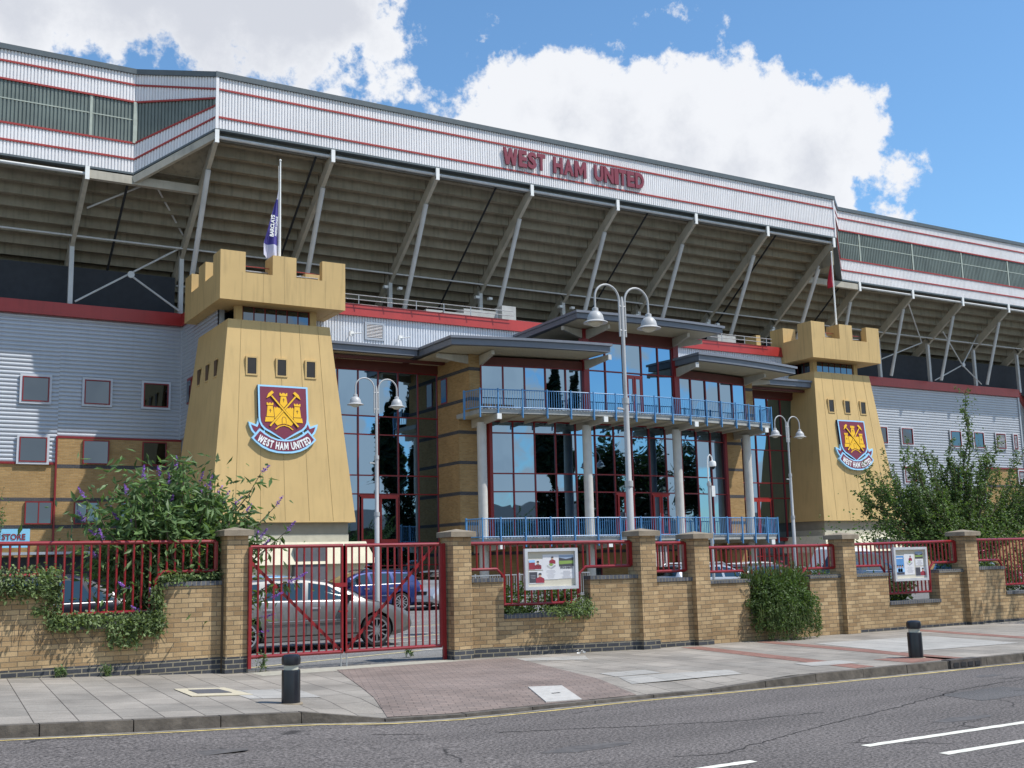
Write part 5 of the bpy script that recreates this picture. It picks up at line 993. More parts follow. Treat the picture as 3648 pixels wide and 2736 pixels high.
# ------------------------------------------------------------------ cars
def car(label, loc, rz, paint, Lc=4.6, Wc=1.76, Hc=1.43, kind='saloon', wb=2.75, rackm=None, wheel_r=.32, trim=True, grp='cars in the car park', van=False):
    """local frame: x forward, origin at ground mid wheelbase"""
    t = bpy.data.objects.new('parked_car' if not van else 'parked_van', None); C.objects.link(t); t['label'] = label; t['category'] = 'van' if van else 'car'; t['group'] = grp; Z = Vector((0, 0, 0))
    fo = Lc/2+.02; h = Wc/2
    if kind == 'saloon': top = [(-2.3, .78), (-2.25, .93), (-1.75, .99), (-1.35, 1.22), (-.9, Hc-.03), (-.2, Hc), (.35, Hc-.04), (1.0, 1.12), (1.25, .96), (1.7, .86), (2.1, .75), (2.25, .67), (2.3, .55)]
    elif kind == 'estate': top = [(-2.3, .80), (-2.22, 1.0), (-2.0, 1.28), (-1.75, Hc-.04), (-.9, Hc), (-.1, Hc), (.35, Hc-.06), (1.0, 1.12), (1.25, .97), (1.7, .87), (2.05, .77), (2.24, .68), (2.3, .56)]
    elif kind == 'van': top = [(-2.3, .8), (-2.27, 1.1), (-2.2, Hc-.1), (-2.05, Hc), (-.9, Hc), (.3, Hc), (.8, Hc-.08), (1.35, 1.3), (1.55, 1.1), (1.85, .98), (2.15, .82), (2.3, .55)]
    else: top = [(-2.3, .80), (-2.2, 1.0), (-2.0, 1.22), (-1.65, Hc-.06), (-.9, Hc), (-.2, Hc), (.35, Hc-.06), (.95, 1.13), (1.3, .96), (1.75, .86), (2.12, .7), (2.3, .52)]
    kx = Lc/4.6; top = [(x*kx, z) for x, z in top]; belt = lambda x: .95-.05*(x/Lc+.5)
    sx = sorted(set([p[0] for p in top]+[x*kx for x in (-2.1, -1.5, -1.1, -.55, .1, .65, 1.5, 1.9)])); secs_ = []
    for x in sx:
        zt = lerp(top, x); e = max(0, abs(x)/(Lc/2)); w_ = h*(1-.30*max(0, e-.72)**1.3/.28**1.3*.6); zb = .2+.10*max(0, e-.85)/.15; bz = min(belt(x), zt-.03)
        gh = max(0, zt-bz); tw = w_-.05-gh*.42 if gh > .1 else w_-.08
        secs_.append([(0, zb), (w_*.86, zb), (w_*.985, zb+.10), (w_, (zb+bz)*.5), (w_*.985, bz-.08), (w_-.035, bz), (tw, max(bz+.005, zt-.055)), (tw-.10, zt-.008), (0, zt+.012 if gh > .1 else zt+.01)])
    mb = M(); n = 9
    for x, S in zip(sx, secs_):
        for y, z in S: mb.v.append((x, y, z))
        for y, z in S: mb.v.append((x, -y, z))
    for i in range(len(sx)-1):
        a = i*18; b = a+18
        for j in range(8):
            mb.f.append((a+j, a+j+1, b+j+1, b+j)); mb.f.append((a+9+j+1, a+9+j, b+9+j, b+9+j+1))
    for a in (0, (len(sx)-1)*18): mb.f.append(tuple(a+j for j in range(9))+tuple(a+9+j for j in range(8, -1, -1)))
    bo = mb.build('body', paint, t, smooth=True, off=Z)
    bm = bmesh.new(); bm.from_mesh(bo.data); bmesh.ops.remove_doubles(bm, verts=bm.verts, dist=.0005); bmesh.ops.recalc_face_normals(bm, faces=bm.faces); bm.to_mesh(bo.data); bm.free()
    wx = (-wb/2, wb/2)
    try:   # cut the wheel arches
        ct = M()
        for x in wx: ct.tube([(x, -2, wheel_r+.01), (x, 2, wheel_r+.01)], wheel_r+.055, 28)
        co = ct.build('cut', paint, None); md = bo.modifiers.new('b', 'BOOLEAN'); md.object = co; md.operation = 'DIFFERENCE'; md.solver = 'EXACT'
        dg = bpy.context.evaluated_depsgraph_get(); dg.update(); me = bpy.data.meshes.new_from_object(bo.evaluated_get(dg)); bo.modifiers.clear(); me.materials.clear(); me.materials.append(paint); bo.data = me; bpy.data.objects.remove(co)
        me.polygons.foreach_set('use_smooth', [True]*len(me.polygons)); me.set_sharp_from_angle(angle=math.radians(32))
    except Exception as ex: print('arch', ex)
    M().box(-wb/2-.38, wb/2+.38, -h+.22, h-.22, .16, .5).build('underbody', RUB, t, off=Z)
    def side_y(x, z):
        i = max(k for k in range(len(sx)) if sx[k] <= x+1e-6); i = min(i, len(sx)-2); f = (x-sx[i])/(sx[i+1]-sx[i]); r = []
        for S in (secs_[i], secs_[i+1]): r.append(lerp(sorted([(S[k][1], S[k][0]) for k in range(2, 7)]), z))
        return r[0]*(1-f)+r[1]*f
    def on_side(poly, s, m, nm, par, e=.004, dens=5):
        pts = []
        for (a, b), (c, d) in zip(poly, poly[1:]+poly[:1]):
            for k in range(dens): pts.append((a+(c-a)*k/dens, b+(d-b)*k/dens))
        cx = sum(p[0] for p in pts)/len(pts); cz = sum(p[1] for p in pts)/len(pts); mb = M(); mb.v = [(x, s*(side_y(x, z)+e), z) for x, z in pts]+[(cx, s*(side_y(cx, cz)+e), cz)]; k = len(pts)
        mb.f = [(i, (i+1) % k, k) for i in range(k)]; return mb.build(nm, m, par, off=Z, smooth=False)
    wt = Hc-.105
    if kind == 'saloon': wins = [[(-.08, .99), (.93, .96), (.42, wt-.06), (-.02, wt)], [(-1.0, 1.0), (-.2, .99), (-.14, wt), (-.78, wt-.02)], [(-1.42, 1.01), (-1.08, 1.0), (-.9, wt-.05)]]
    elif kind == 'van': wins = [[(.1, 1.15), (1.15, 1.12), (.75, wt-.15), (.1, wt-.1)]]
    else: wins = [[(-.08, .99), (.90, .97), (.40, wt-.07), (-.02, wt)], [(-1.0, 1.0), (-.2, .99), (-.14, wt), (-.95, wt)], [(-1.95, 1.03), (-1.12, 1.0), (-1.07, wt), (-1.72, wt-.03)]]
    for s in (-1, 1):
        for wv in wins: on_side([(x*kx, z) for x, z in wv], s, CARGLASS, 'side_window', t)
        if trim:
            o = on_side([(-1.35*kx, .97), (.98*kx, .935), (.98*kx, .95), (-1.35*kx, .985)], s, GALV, 'window_trim', t, .007)
            on_side([(-.95*kx, .52), (.95*kx, .52), (.95*kx, .575), (-.95*kx, .575)], s, paint, 'rubbing_strip', t, .02); on_side([(-.95*kx, .57), (.95*kx, .57), (.95*kx, .582), (-.95*kx, .582)], s, GALV, 'strip_trim', t, .023)
            for xx in (-.14, .95): on_side([(xx*kx, .3), (xx*kx+.012, .3), (xx*kx+.012, .93), (xx*kx, .93)], s, DARK, 'door_gap', t, .003)
            for xx in (.08, -.95): on_side([(xx*kx-.09, .80), (xx*kx+.09, .80), (xx*kx+.09, .84), (xx*kx-.09, .84)], s, GALV, 'door_handle', t, .02)
            M().box(-wb/2+.4, wb/2-.4, s*(h-.03)-.02, s*(h-.03)+.02, .19, .27).build('sill', paint, t, off=Z)
        mr_ = M(); mr_.box(.72*kx, .84*kx, s*(h-.02)-.02, s*(h-.02)+.20*s if s > 0 else s*(h-.02)+.02, .94, 1.07) if s > 0 else mr_.box(.72*kx, .84*kx, -(h+.18), -(h-.04), .94, 1.07); mr_.build('mirror', BLACKP, t, off=Z)
        a = Lc/2; hl = M(); hl.hexa([(a-.42, s*(h-.10), .60), (a-.06, s*(h-.34), .56), (a-.08, s*(h-.62), .56), (a-.4, s*(h-.5), .60), (a-.44, s*(h-.13), .73), (a-.17, s*(h-.34), .69), (a-.17, s*(h-.62), .70), (a-.42, s*(h-.5), .74)]); hl.build('headlight', mat('lamp_lens', (.55, .58, .6), .1, metal=.3), t, off=Z)
        tl = M(); tl.box(-a-.002+.0, -a+.25, min(s*(h-.13), s*(h-.42)), max(s*(h-.13), s*(h-.42)), .72, .90); tl.build('tail_light', mat('tail_red', (.5, .01, .01), .15), t, off=Z)
        for x in wx:
            yo = s*(h-.105); wh = M(); y0, y1 = sorted((yo-.1, yo+.1))
            def ytube(mb, prof):
                b = len(mb.v); n = 32
                for r, y in prof:
                    for k in range(n): a_ = 2*PI*k/n; mb.v.append((x+r*math.cos(a_), y, wheel_r+r*math.sin(a_)))
                for i in range(len(prof)-1):
                    for k in range(n): mb.f.append((b+i*n+k, b+i*n+(k+1) % n, b+(i+1)*n+(k+1) % n, b+(i+1)*n+k))
            R_ = wheel_r; ytube(wh, [(R_-.09, y0), (R_-.012, y0), (R_, y0+.02), (R_, y1-.02), (R_-.012, y1), (R_-.07, y1), (R_-.09, y1-.06 if s > 0 else y1), (R_-.09, y0)] if s > 0 else [(R_-.09, y0+.06), (R_-.07, y0), (R_-.012, y0), (R_, y0+.02), (R_, y1-.02), (R_-.012, y1), (R_-.09, y1), (R_-.09, y0+.06)]); wo = wh.build('wheel', RUB, t, off=Z, smooth=True)
            rm = M(); fy = yo+s*.1; 
            def ann(mb, r0, r1, ya, yb, n=32):
                b = len(mb.v)
                for r, y in ((r0, ya), (r1, yb)):
                    for k in range(n): a_ = 2*PI*k/n; mb.v.append((x+r*math.cos(a_), y, wheel_r+r*math.sin(a_)))
                for k in range(n): mb.f.append((b+k, b+(k+1) % n, b+n+(k+1) % n, b+n+k))
            ann(rm, R_-.10, R_-.068, fy+s*.004, fy+s*.006); ann(rm, .001, .045, fy+s*.01, fy+s*.004, 12)
            for k in range(12):
                a_ = 2*PI*k/12; c_, s__ = math.cos(a_), math.sin(a_); w1, w2 = .017, .012; px, pz_ = -s__, c_
                rm.add([(x+c_*.03+px*w1, fy+s*.004, wheel_r+s__*.03+pz_*w1), (x+c_*.03-px*w1, fy+s*.004, wheel_r+s__*.03-pz_*w1), (x+c_*(R_-.10)-px*w2, fy+s*.003, wheel_r+s__*(R_-.10)-pz_*w2), (x+c_*(R_-.10)+px*w2, fy+s*.003, wheel_r+s__*(R_-.10)+pz_*w2)], [(0, 1, 2, 3)])
            rm.build('rim', ALLOY, wo, off=Z); M().tube([(x, fy-s*.07, wheel_r), (x, fy-s*.06, wheel_r)], R_-.10, 20).build('brake_disc', DARK, wo, off=Z)
    def cross(x0, x1, nm, inset, m=CARGLASS):   # windscreen / rear screen following the roof line
        mb = M(); k = 6; b = 0
        for i in range(k+1):
            x = x0+(x1-x0)*i/k; z = lerp(top, x)+.016; w_ = side_y(x, z-.06)-inset; mb.v += [(x, -w_, z-.012), (x, 0, z+.006), (x, w_, z-.012)]
        for i in range(k): mb.f += [(3*i, 3*i+1, 3*i+4, 3*i+3), (3*i+1, 3*i+2, 3*i+5, 3*i+4)]
        return mb.build(nm, m, t, off=Z)
    if kind == 'van': cross(.86*kx, 1.33*kx, 'windscreen', .10)
    else: cross(.42*kx, 1.12*kx, 'windscreen', .10)
    if kind == 'saloon': cross(-1.68*kx, -1.0*kx, 'rear_screen', .10)
    elif kind != 'van': cross(-2.18*kx, -1.84*kx, 'rear_screen', .10)
    a = Lc/2; M().box(a-.02, a+.012, -.26, .26, .40, .51).build('number_plate', WHITEP, t, off=Z); M().box(a-.1, a+.006, -.42, .42, .56, .66).build('grille', DARK, t, off=Z); M().box(-a-.01, -a+.02, -.26, .26, .66, .77).build('number_plate', mat('plate_yellow', (.6, .45, .05)), t, off=Z)
    if rackm:
        for s in (-1, 1): M().tube([(-1.6*kx, s*(h-.28), Hc-.06), (-1.45*kx, s*(h-.28), Hc+.03), (.05, s*(h-.28), Hc+.03), (.2, s*(h-.28), Hc-.03)], .02, 6).build('roof_rail', rackm, t, off=Z)
    t.location = loc; t.rotation_euler = (0, 0, rz); return t
def paint(n, c, me=.35, r=.28): return mat(n, c, r, metal=me, var=.03, coat=.8)
PS = paint('silver_paint', (.20, .195, .185), .55, .34); PB = paint('blue_car_paint', (.015, .03, .14)); PK = mat('black_paint', (.012, .013, .02), .25, var=.03); PLS = paint('light_silver_paint', (.50, .51, .53), .6); PLB = paint('light_blue_paint', (.12, .30, .52)); PWH = paint('white_car_paint', (.72, .72, .72), 0.)
car('silver saloon car with thin spoked wheels right behind the red gate', (8.37, 22.05+.75, 0), -.06, PS, 4.42, 1.78, 1.43, 'estate')
car('black car partly seen behind the ivy on the left wall', (3.15, 22.9, .12), PI+.03, PK, 4.4, 1.74, 1.50, 'saloon', 2.6)
car('light blue small car behind the black car at the left', (3.2, 26.2, .1), .1, PLB, 3.9, 1.66, 1.42, 'hatch', 2.4)
car('dark blue estate car seen through the right gate leaf', (16.25, 38.1, 0), PI-.02, PB, 4.3, 1.72, 1.45, 'estate', 2.5, rackm=DARK)
car('dark blue car far behind the gate, left of the blue estate', (13.4, 43.5, 0), .15, PB, 4.2, 1.7, 1.42, 'hatch', 2.5)
car('pale silver hatchback parked nose out behind the gate pier', (19.6, 38.7, 0), -2.4, PLS, 4.1, 1.70, 1.40, 'hatch', 2.5)
car('dark blue hatchback beyond the blue estate', (19.5, 42.8, 0), -2.3, PB, 4.0, 1.7, 1.42, 'hatch', 2.45)
car('light blue car behind the silver saloon, seen over its bonnet', (11.6, 33.5, 0), .1, PLB, 4.1, 1.68, 1.42, 'hatch', 2.45)
car('silver estate with roof rails behind the railing above the bush', (25.3, 29.6, 0), .1, PLS, 4.5, 1.74, 1.43, 'estate', 2.65, rackm=GALV)
car('dark grey car with a white van at its right, behind the right railing', (28.6, 30.4, 0), .2, paint('grey_paint', (.10, .11, .13)), 4.3, 1.72, 1.38, 'hatch', 2.55)
car('white car behind the brick pier left of the smaller notice board', (30.6, 32.8, 0), .1, PWH, 4.4, 1.74, 1.42, 'estate', 2.6)
car('dark blue people carrier behind the smaller notice board', (35.4, 32.0, 0), .2, paint('navy_paint', (.03, .05, .09)), 4.4, 1.8, 1.72, 'estate', 2.7)
car('light blue rounded small car at the right edge behind the shrubs', (33.5, 25.6, 0), .3, PLB, 3.6, 1.62, 1.55, 'hatch', 2.3)
car('white van parked against the left of the glazed entrance', (39.5, 36.5, 0), .2, PWH, 4.6, 1.9, 1.95, 'van', 2.8, van=True)
# car park fence in front of the building
def picket(A, B, label):
    A = Vector((*A, 0)); B = Vector((*B, 0)); Lp = (B-A).length; d = (B-A)/Lp; t = thing('steel_fence', A, label, 'fence', 'grey steel fences in the car park')
    r = M()
    for z in (.15, 1.08): r.beam(A+Vector((0, 0, z)), B+Vector((0, 0, z)), .05, .05)
    r.build('rail', GALV, t); p = M(); k = 0
    while k*.13 < Lp: q = A+d*k*.13; p.box(q.x-.012, q.x+.012, q.y-.012, q.y+.012, .02, 1.1); k += 1
    p.build('pickets', GALV, t)
    for k in range(int(Lp/2.4)+1): q = A+d*k*2.4; M().box(q.x-.03, q.x+.03, q.y-.03, q.y+.03, -.02, 1.15).build('post', GALV, t)
picket((14, 41.5), (30, 43.5), 'low grey steel fence across the car park behind the blue estate'); picket((30.5, 37.5), (46, 40), 'grey steel fence before the right tower, flowers against it')
# ------------------------------------------------------------------ plants
def leaves(mb, P, size, elong=1.6, drop=.3, seed=0, tilt=1.0, curl=.15):
    """each leaf a folded pointed blade of four faces' worth of points, free orientation"""
    r = np.random.default_rng(seed); n = len(P); P = np.asarray(P, float)
    a = r.uniform(0, 2*PI, n); b = r.normal(-drop, .5*tilt, n); D = np.stack([np.cos(a)*np.cos(b), np.sin(a)*np.cos(b), np.sin(b)], 1)
    T = r.normal(0, 1, (n, 3)); S = np.cross(D, T); S /= np.linalg.norm(S, axis=1, keepdims=True)+1e-9; Nn = np.cross(S, D); s = (size*r.uniform(.6, 1.3, n))[:, None]
    p0 = P; p1 = P+D*s*elong*.45+S*s*.36-Nn*s*curl; p2 = P+D*s*elong-Nn*s*curl*.5; p3 = P+D*s*elong*.45-S*s*.36-Nn*s*curl; pm = P+D*s*elong*.5+Nn*s*.03
    V = np.stack([p0, p1, p2, p3, pm], 1).reshape(-1, 3); base = len(mb.v); mb.v += [tuple(v) for v in V.tolist()]
    for i in range(n): o = base+5*i; mb.f += [(o, o+1, o+4), (o+1, o+2, o+4), (o+2, o+3, o+4), (o+3, o, o+4)]
    return mb
def branchy(base, tips, rad, seed, droop=.0, nseg=7, lift=.35):
    """curved stems from base to each tip; returns stem mesh, list of centre lines"""
    r = random.Random(seed); mb = M(); linesr = []
    for tp in tips:
        b = Vector(base)+Vector((r.uniform(-.1, .1), r.uniform(-.1, .1), 0)); tp = Vector(tp); mid = b.lerp(tp, .45)+Vector((0, 0, lift*(tp-b).length*.35)); pts = []
        for i in range(nseg+1):
            t = i/nseg; p = b*(1-t)**2+mid*2*t*(1-t)+tp*t*t; p += Vector((r.uniform(-1, 1), r.uniform(-1, 1), r.uniform(-1, 1)))*.02*(tp-b).length*min(1, t*3); p.z -= droop*t**3; pts.append(p)
        mb.tube(pts, [rad*(1-.8*i/nseg) for i in range(nseg+1)], 5); linesr.append(pts)
    return mb, linesr
def along(lines_, n, spread, t0=.25, seed=0, taper=True):
    r = np.random.default_rng(seed); out_ = []
    for pts in lines_:
        A = np.array([tuple(p) for p in pts]); t = t0+(1-t0)*r.uniform(0, 1, n)**.8; k = t*(len(A)-1); i = np.minimum(k.astype(int), len(A)-2); f = (k-i)[:, None]; p = A[i]*(1-f)+A[i+1]*f
        s = spread*(1-(.65 if taper else 0)*t); out_.append(p+r.normal(0, 1, (n, 3))*s[:, None]*.6)
    return np.concatenate(out_)
# buddleia by the gate
t = thing('flowering_shrub', (4.6, 18.75, 0), 'tall leafy shrub with purple flower spikes, behind the left railing at the gate pier', 'shrub'); rr = random.Random(5); tips = []
for k in range(64):
    a = rr.uniform(0, PI); ex = math.cos(a); ez = math.sin(a); q = rr.uniform(.55, 1); tips.append((4.78+1.35*q*ex, 18.85+rr.uniform(-.55, .6), 2.0+(1.62+.12*math.sin(5*a))*q*ez))
tips += [(3.25, 18.6, 3.0), (3.35, 18.7, 2.6), (3.6, 18.5, 2.3), (6.1, 18.3, 2.2), (6.45, 18.2, 2.45), (6.3, 18.3, 2.85), (6.0, 18.4, 3.35), (6.1, 17.95, 1.35), (6.35, 17.9, 1.6), (6.0, 18.1, 1.0), (5.9, 18.1, .75), (4.3, 18.3, 1.4), (3.9, 18.35, 1.6), (4.1, 18.3, 1.2), (6.55, 17.95, 1.62)]
st, ln = branchy((4.75, 18.8, .2), tips, .028, 4, droop=.18); st.build('stems', BARK, t)
big = [l for l in ln[:64]]; P = along(big, 88, .27, .33, 3); mb = leaves(M(), P, .082, 2.3, .45, 8); P = along(ln[64:], 44, .12, .4, 9); leaves(mb, P, .07, 2.4, .5, 10)
P = np.array([(4.7+rr.gauss(0, .62), 18.85+rr.gauss(0, .28), 2.1+rr.gauss(0, .6)) for _ in range(3600)]); P = P[P[:, 2] < 3.6]; leaves(mb, P, .08, 2.3, .4, 12); mb.build('foliage', LEAF_BUD, t, fix=False)
for k, l in enumerate(ln):
    if k % 3 and k < 64 and k % 5: continue
    p = l[-1]; d = (l[-1]-l[-3]).normalized(); d = (d+Vector((rr.uniform(-.3, .3), rr.uniform(-.3, .1), rr.uniform(-.1, .4)))).normalized(); fm = M(); 
    for i in range(90):
        u = rr.random(); q = p+d*(.20*u)+Vector((rr.gauss(0, 1), rr.gauss(0, 1), rr.gauss(0, 1)))*.017*(1.15-u); e = .011; fm.add([q+Vector((rr.uniform(-e, e), rr.uniform(-e, e), rr.uniform(-e, e)))*1.6 for _ in range(3)], [(0, 1, 2)])
    fm.build('flower_spike', FLOWP, t, fix=False)
# ivy on the wall
def ivy(label, blobs, n, seed, size=.055):
    r = np.random.default_rng(seed); Q = []; tot = sum(b[6] for b in blobs)
    for x, y, z, sx_, sy_, sz_, wgt in blobs:
        k = int(n*wgt/tot); Q.append(np.stack([x+r.uniform(-1, 1, k)*sx_+r.normal(0, .03, k), y-np.abs(r.normal(0, sy_, k)), z+r.uniform(-1, 1, k)*sz_+r.normal(0, .035, k)], 1))
    mb = leaves(M(), np.concatenate(Q), size, 1.15, .5, seed, 1.2, .1); return mb
t = thing('ivy', (2.6, 18.1, 1.2), 'variegated ivy tumbling over the left brick wall and its low opening', 'ivy', 'creepers on the wall')
ivy('', [(1.9, 18.26, 1.56, .92, .14, .17, 9), (1.2, 18.3, 1.5, 1.6, .12, .15, 5), (2.2, 18.12, 1.38, .5, .05, .09, 2), (2.78, 18.22, 1.45, .14, .06, .22, 2), (2.82, 18.24, 1.12, .07, .05, .28, 1.6), (2.65, 18.17, 1.1, .10, .03, .06, .4), (3.6, 18.25, .92, .85, .10, .08, 6), (3.1, 18.22, .93, .32, .1, .12, 2), (4.0, 18.14, .76, .42, .06, .11, 3), (3.85, 18.12, .60, .22, .03, .09, 1.1), (4.33, 18.22, 1.12, .09, .07, .3, 1.6), (4.6, 18.25, 1.52, .2, .07, .07, 1), (5.1, 18.3, 1.55, .3, .08, .06, .6), (4.2, 18.15, .85, .25, .08, .12, 1.5)], 7400, 21).build('leaves', LEAF_IVY, t, fix=False)
o = M()
for k in range(26):
    a = Vector((2.3+.085*k, 18.19, .95)); o.tube([a, a+Vector((rr.uniform(-.1, .1), -.02, -.15)), a+Vector((rr.uniform(-.12, .12), -.015, -.28-rr.uniform(0, .12)))], .004, 4)
o.build('tendrils', BARK, t)
t = thing('creeper', (11.4, 17.1, .8), 'small creeper spilling over the dark coping under the larger notice board', 'creeper', 'creepers on the wall')
mb = ivy('', [(11.55, 17.25, .83, .28, .12, .08, 5), (11.15, 17.28, .79, .25, .09, .05, 2), (11.62, 17.15, .74, .18, .08, .07, 3), (11.2, 17.22, .70, .1, .06, .06, 1), (11.75, 17.3, .95, .1, .08, .1, 1), (10.5, 17.55, .8, .25, .06, .04, .6)], 1500, 5, .042); mb.build('leaves', LEAF_IVY, t, fix=False)
def backshrub(x, y, sx_, sy_, h, label, n, seed, m=LEAF_BUSH, flowers=0, base=0.):
    t = thing('shrub', (x, y, base), label, 'shrub', 'shrubs behind the railings'); r = random.Random(seed); tips = [(x+r.uniform(-1, 1)*sx_, y+r.uniform(-1, 1)*sy_, base+h*r.uniform(.55, 1)) for _ in range(26)]
    st, ln = branchy((x, y, base), tips, .015, seed); st.build('stems', BARK, t); P = along(ln, n//26, .22, .1, seed); leaves(M(), P, .058, 1.7, .2, seed).build('foliage', m, t, fix=False)
    if flowers:
        f = M()
        for k in range(flowers):
            q = Vector(tips[k % len(tips)])
            for i in range(8): f.add([q+Vector((r.uniform(-.05, .05), r.uniform(-.05, .05), r.uniform(-.04, .04))) for _ in range(3)], [(0, 1, 2)])
        f.build('blossom', mat('pink_flower', (.6, .10, .22), .7), t, fix=False)
backshrub(10.75, 18.3, .55, .3, 1.25, 'green shrub behind the larger notice board railing, left part', 3800, 31); backshrub(11.7, 18.1, .4, .3, 1.2, 'green shrub behind the larger notice board railing, right part', 3400, 32)
backshrub(20.5, 18.0, 1.1, .3, 1.15, 'dark green shrub seen under the smaller notice board', 4600, 33); backshrub(25.0, 18.6, 1.3, .6, 1.75, 'broad shrub with pink blossom behind the railing at the right edge', 4200, 34, LEAF_BUSH, 9); backshrub(27.4, 18.9, 1.2, .6, 1.8, 'bushy shrub beyond the right edge railing', 2400, 35)
backshrub(24.6, 24.5, 1.1, .6, 1.35, 'rose bush with pink blossom behind the bush in the wall', 2200, 36, LEAF_BUSH, 14); backshrub(27.2, 27.5, 1.2, .5, 1.45, 'rose bush with pink blossom before the grey steel fence', 2000, 37, LEAF_BUSH, 12)
# bush growing through the wall opening
t = thing('bush', (16.25, 16.9, .7), 'dense round green bush bulging through the railing and hanging down the brick wall', 'bush'); r = np.random.default_rng(3); n = 9500
u = r.normal(0, 1, (n, 3)); u /= np.linalg.norm(u, axis=1, keepdims=True); rad = r.uniform(.5, 1.0, n)[:, None]**.6*(1+.20*np.sin(u[:, :1]*7+u[:, 2:]*5)*np.cos(u[:, 2:]*6+1)+.07*np.sin(u[:, :1]*17)); P = np.array([16.27, 16.98, .69])+u*rad*np.array([.92, .52, .53]); lump = .09*np.sin(P[:, 0]*9+P[:, 2]*5)*np.cos(P[:, 2]*8); P[:, 1] += lump
P = P[(P[:, 2] > .10) & (P[:, 1] < 17.5)]; P2 = np.array([16.27, 16.93, .74])+r.normal(0, .5, (5000, 3))*np.array([.72, .3, .42]); P2 = P2[(((P2-np.array([16.27, 16.93, .74]))/np.array([.9, .5, .52]))**2).sum(1) < 1]; mb = leaves(M(), np.concatenate([P, P2]), .044, 1.5, .35, 6)
stt = []
for k in range(130):
    a = rr.uniform(-.85, .85); z0_ = rr.uniform(.35, .75); x = 16.27+a; y = 16.98-.5*math.sqrt(max(0, 1-a*a))-rr.uniform(0, .04); L_ = rr.uniform(.2, .58)*(1.1-abs(a)*.5); stt.append([Vector((x, y, z0_)), Vector((x+rr.uniform(-.04, .04), y-.02, z0_-L_*.5)), Vector((x+rr.uniform(-.06, .06), y+.04, z0_-L_))])
leaves(mb, along(stt, 13, .03, .0, 4, False), .036, 1.5, .6, 14); 
P = np.stack([16.25+r.uniform(-.8, .8, 900), 17.05+r.normal(0, .12, 900), 1.05+np.abs(r.normal(0, .14, 900))], 1); leaves(mb, P, .045, 3.0, -1.0, 15, .5); mb.build('foliage', LEAF_BUSH, t, fix=False)
st = M()
for k in range(90): x = 16.25+rr.uniform(-.85, .85); st.tube([(x, 17.05, .9), (x+rr.uniform(-.1, .1), 17.0+rr.uniform(-.1, .1), 1.25+rr.uniform(0, .3))], .003, 4)
for s in stt: st.tube(s, .003, 4)
st.build('stems', mat('green_stem', (.12, .15, .05), .8), t)
# the young tree on the right
t = thing('tree', (30.6, 23.6, 0), 'leafy young tree with upswept branches and one tall shoot, beside the right tower', 'tree'); tips = [(31.6, 23.7, 6.75), (31.50, 23.6, 5.9)]
for k in range(60):
    a = rr.uniform(-1.0, 1.0); q = rr.uniform(.6, 1.0); dx = 4.6*math.sin(a*1.3)*q*(.92 if a < 0 else 1.5); dz = 3.5*math.cos(a*(.9 if a < 0 else .35))*q*(.86+.14*math.cos(7*a)); tips.append((30.9+dx, 23.9+rr.uniform(-1.2, 1.6), 1.35+max(.35, dz)))
tips += [(26.9, 23.9, 3.9), (27.3, 23.6, 3.4), (27.1, 23.8, 2.5), (27.5, 23.6, 2.1), (28.0, 23.4, 4.2), (28.6, 23.6, 4.5), (29.4, 23.8, 4.5), (30.2, 23.8, 4.4), (32.6, 23.7, 4.9), (33.3, 23.9, 4.4), (35.6, 24.4, 5.3), (36.0, 24.3, 4.6)]
st, ln = branchy((30.7, 23.7, 1.1), tips, .05, 9, lift=-.12, nseg=9); st.tube([(30.6, 23.6, -.1), (30.65, 23.65, .6), (30.72, 23.7, 1.25)], [.13, .11, .09], 10)
sh = []
for l in ln[2:]:
    for k in range(3):
        i = rr.randrange(4, len(l)); b_ = Vector(l[i]); out_d = Vector(((b_.x-30.8)*.16, rr.gauss(0, .15), 1)).normalized(); Ls = rr.uniform(.5, 1.15); sh.append([b_+out_d*Ls*q/4+Vector((rr.gauss(0, .015), rr.gauss(0, .015), 0)) for q in range(5)])
mb = leaves(M(), along(ln, 270, .20, .12, 17), .094, 1.15, .2, 18); leaves(mb, along(sh, 62, .11, .0, 29), .07, 1.15, .1, 30); leaves(mb, along(ln[:2], 260, .26, .3, 19, False), .07, 1.15, .2, 20)
P = np.stack([30.8+r.normal(0, 1.9, 7000), 24.0+r.normal(0, .8, 7000), 1.9+np.abs(r.normal(0, .5, 7000))], 1); P = P[P[:, 2]-1.3 > np.abs(P[:, 0]-30.8)*.12-.15]; leaves(mb, P, .08, 1.15, .2, 21)
sub = []
for l in ln:
    for k in range(9):
        i = rr.randrange(3, len(l)); b = Vector(l[i]); d = Vector((rr.gauss(0, 1), rr.gauss(0, .8), abs(rr.gauss(0, 1))*.9+.3)).normalized()*rr.uniform(.25, .75); sub.append([b, b+d*.5+Vector((0, 0, .03)), b+d])
leaves(mb, along(sub, 26, .08, .1, 22, True), .065, 1.2, .2, 23); mb.build('crown', LEAF_TREE, t, fix=False)
[st.tube(s, [.01, .007, .003], 4) for s in sub]; [st.tube(s, [.012, .01, .008, .006, .004], 4) for s in sh]; st.build('trunk', BARK, t)
t = thing('street_tree', (25.6, 14.4, 0), 'slim young tree on the pavement, its stem shadows falling on the wall', 'tree')
tips = [(25.4, 14.5, 7.2), (26.0, 14.2, 7.6), (25.0, 14.1, 6.6), (26.3, 14.6, 6.2), (25.7, 14.8, 8.0)]; st, ln = branchy((25.6, 14.4, 1.4), tips, .055, 41, lift=.05); st.tube([(25.6, 14.4, -.1), (25.6, 14.4, 1.5)], [.085, .07], 10).build('trunk', BARK, t)
leaves(M(), along(ln, 150, .28, .45, 42), .08, 1.3, .2, 43).build('crown', LEAF_TREE, t, fix=False)
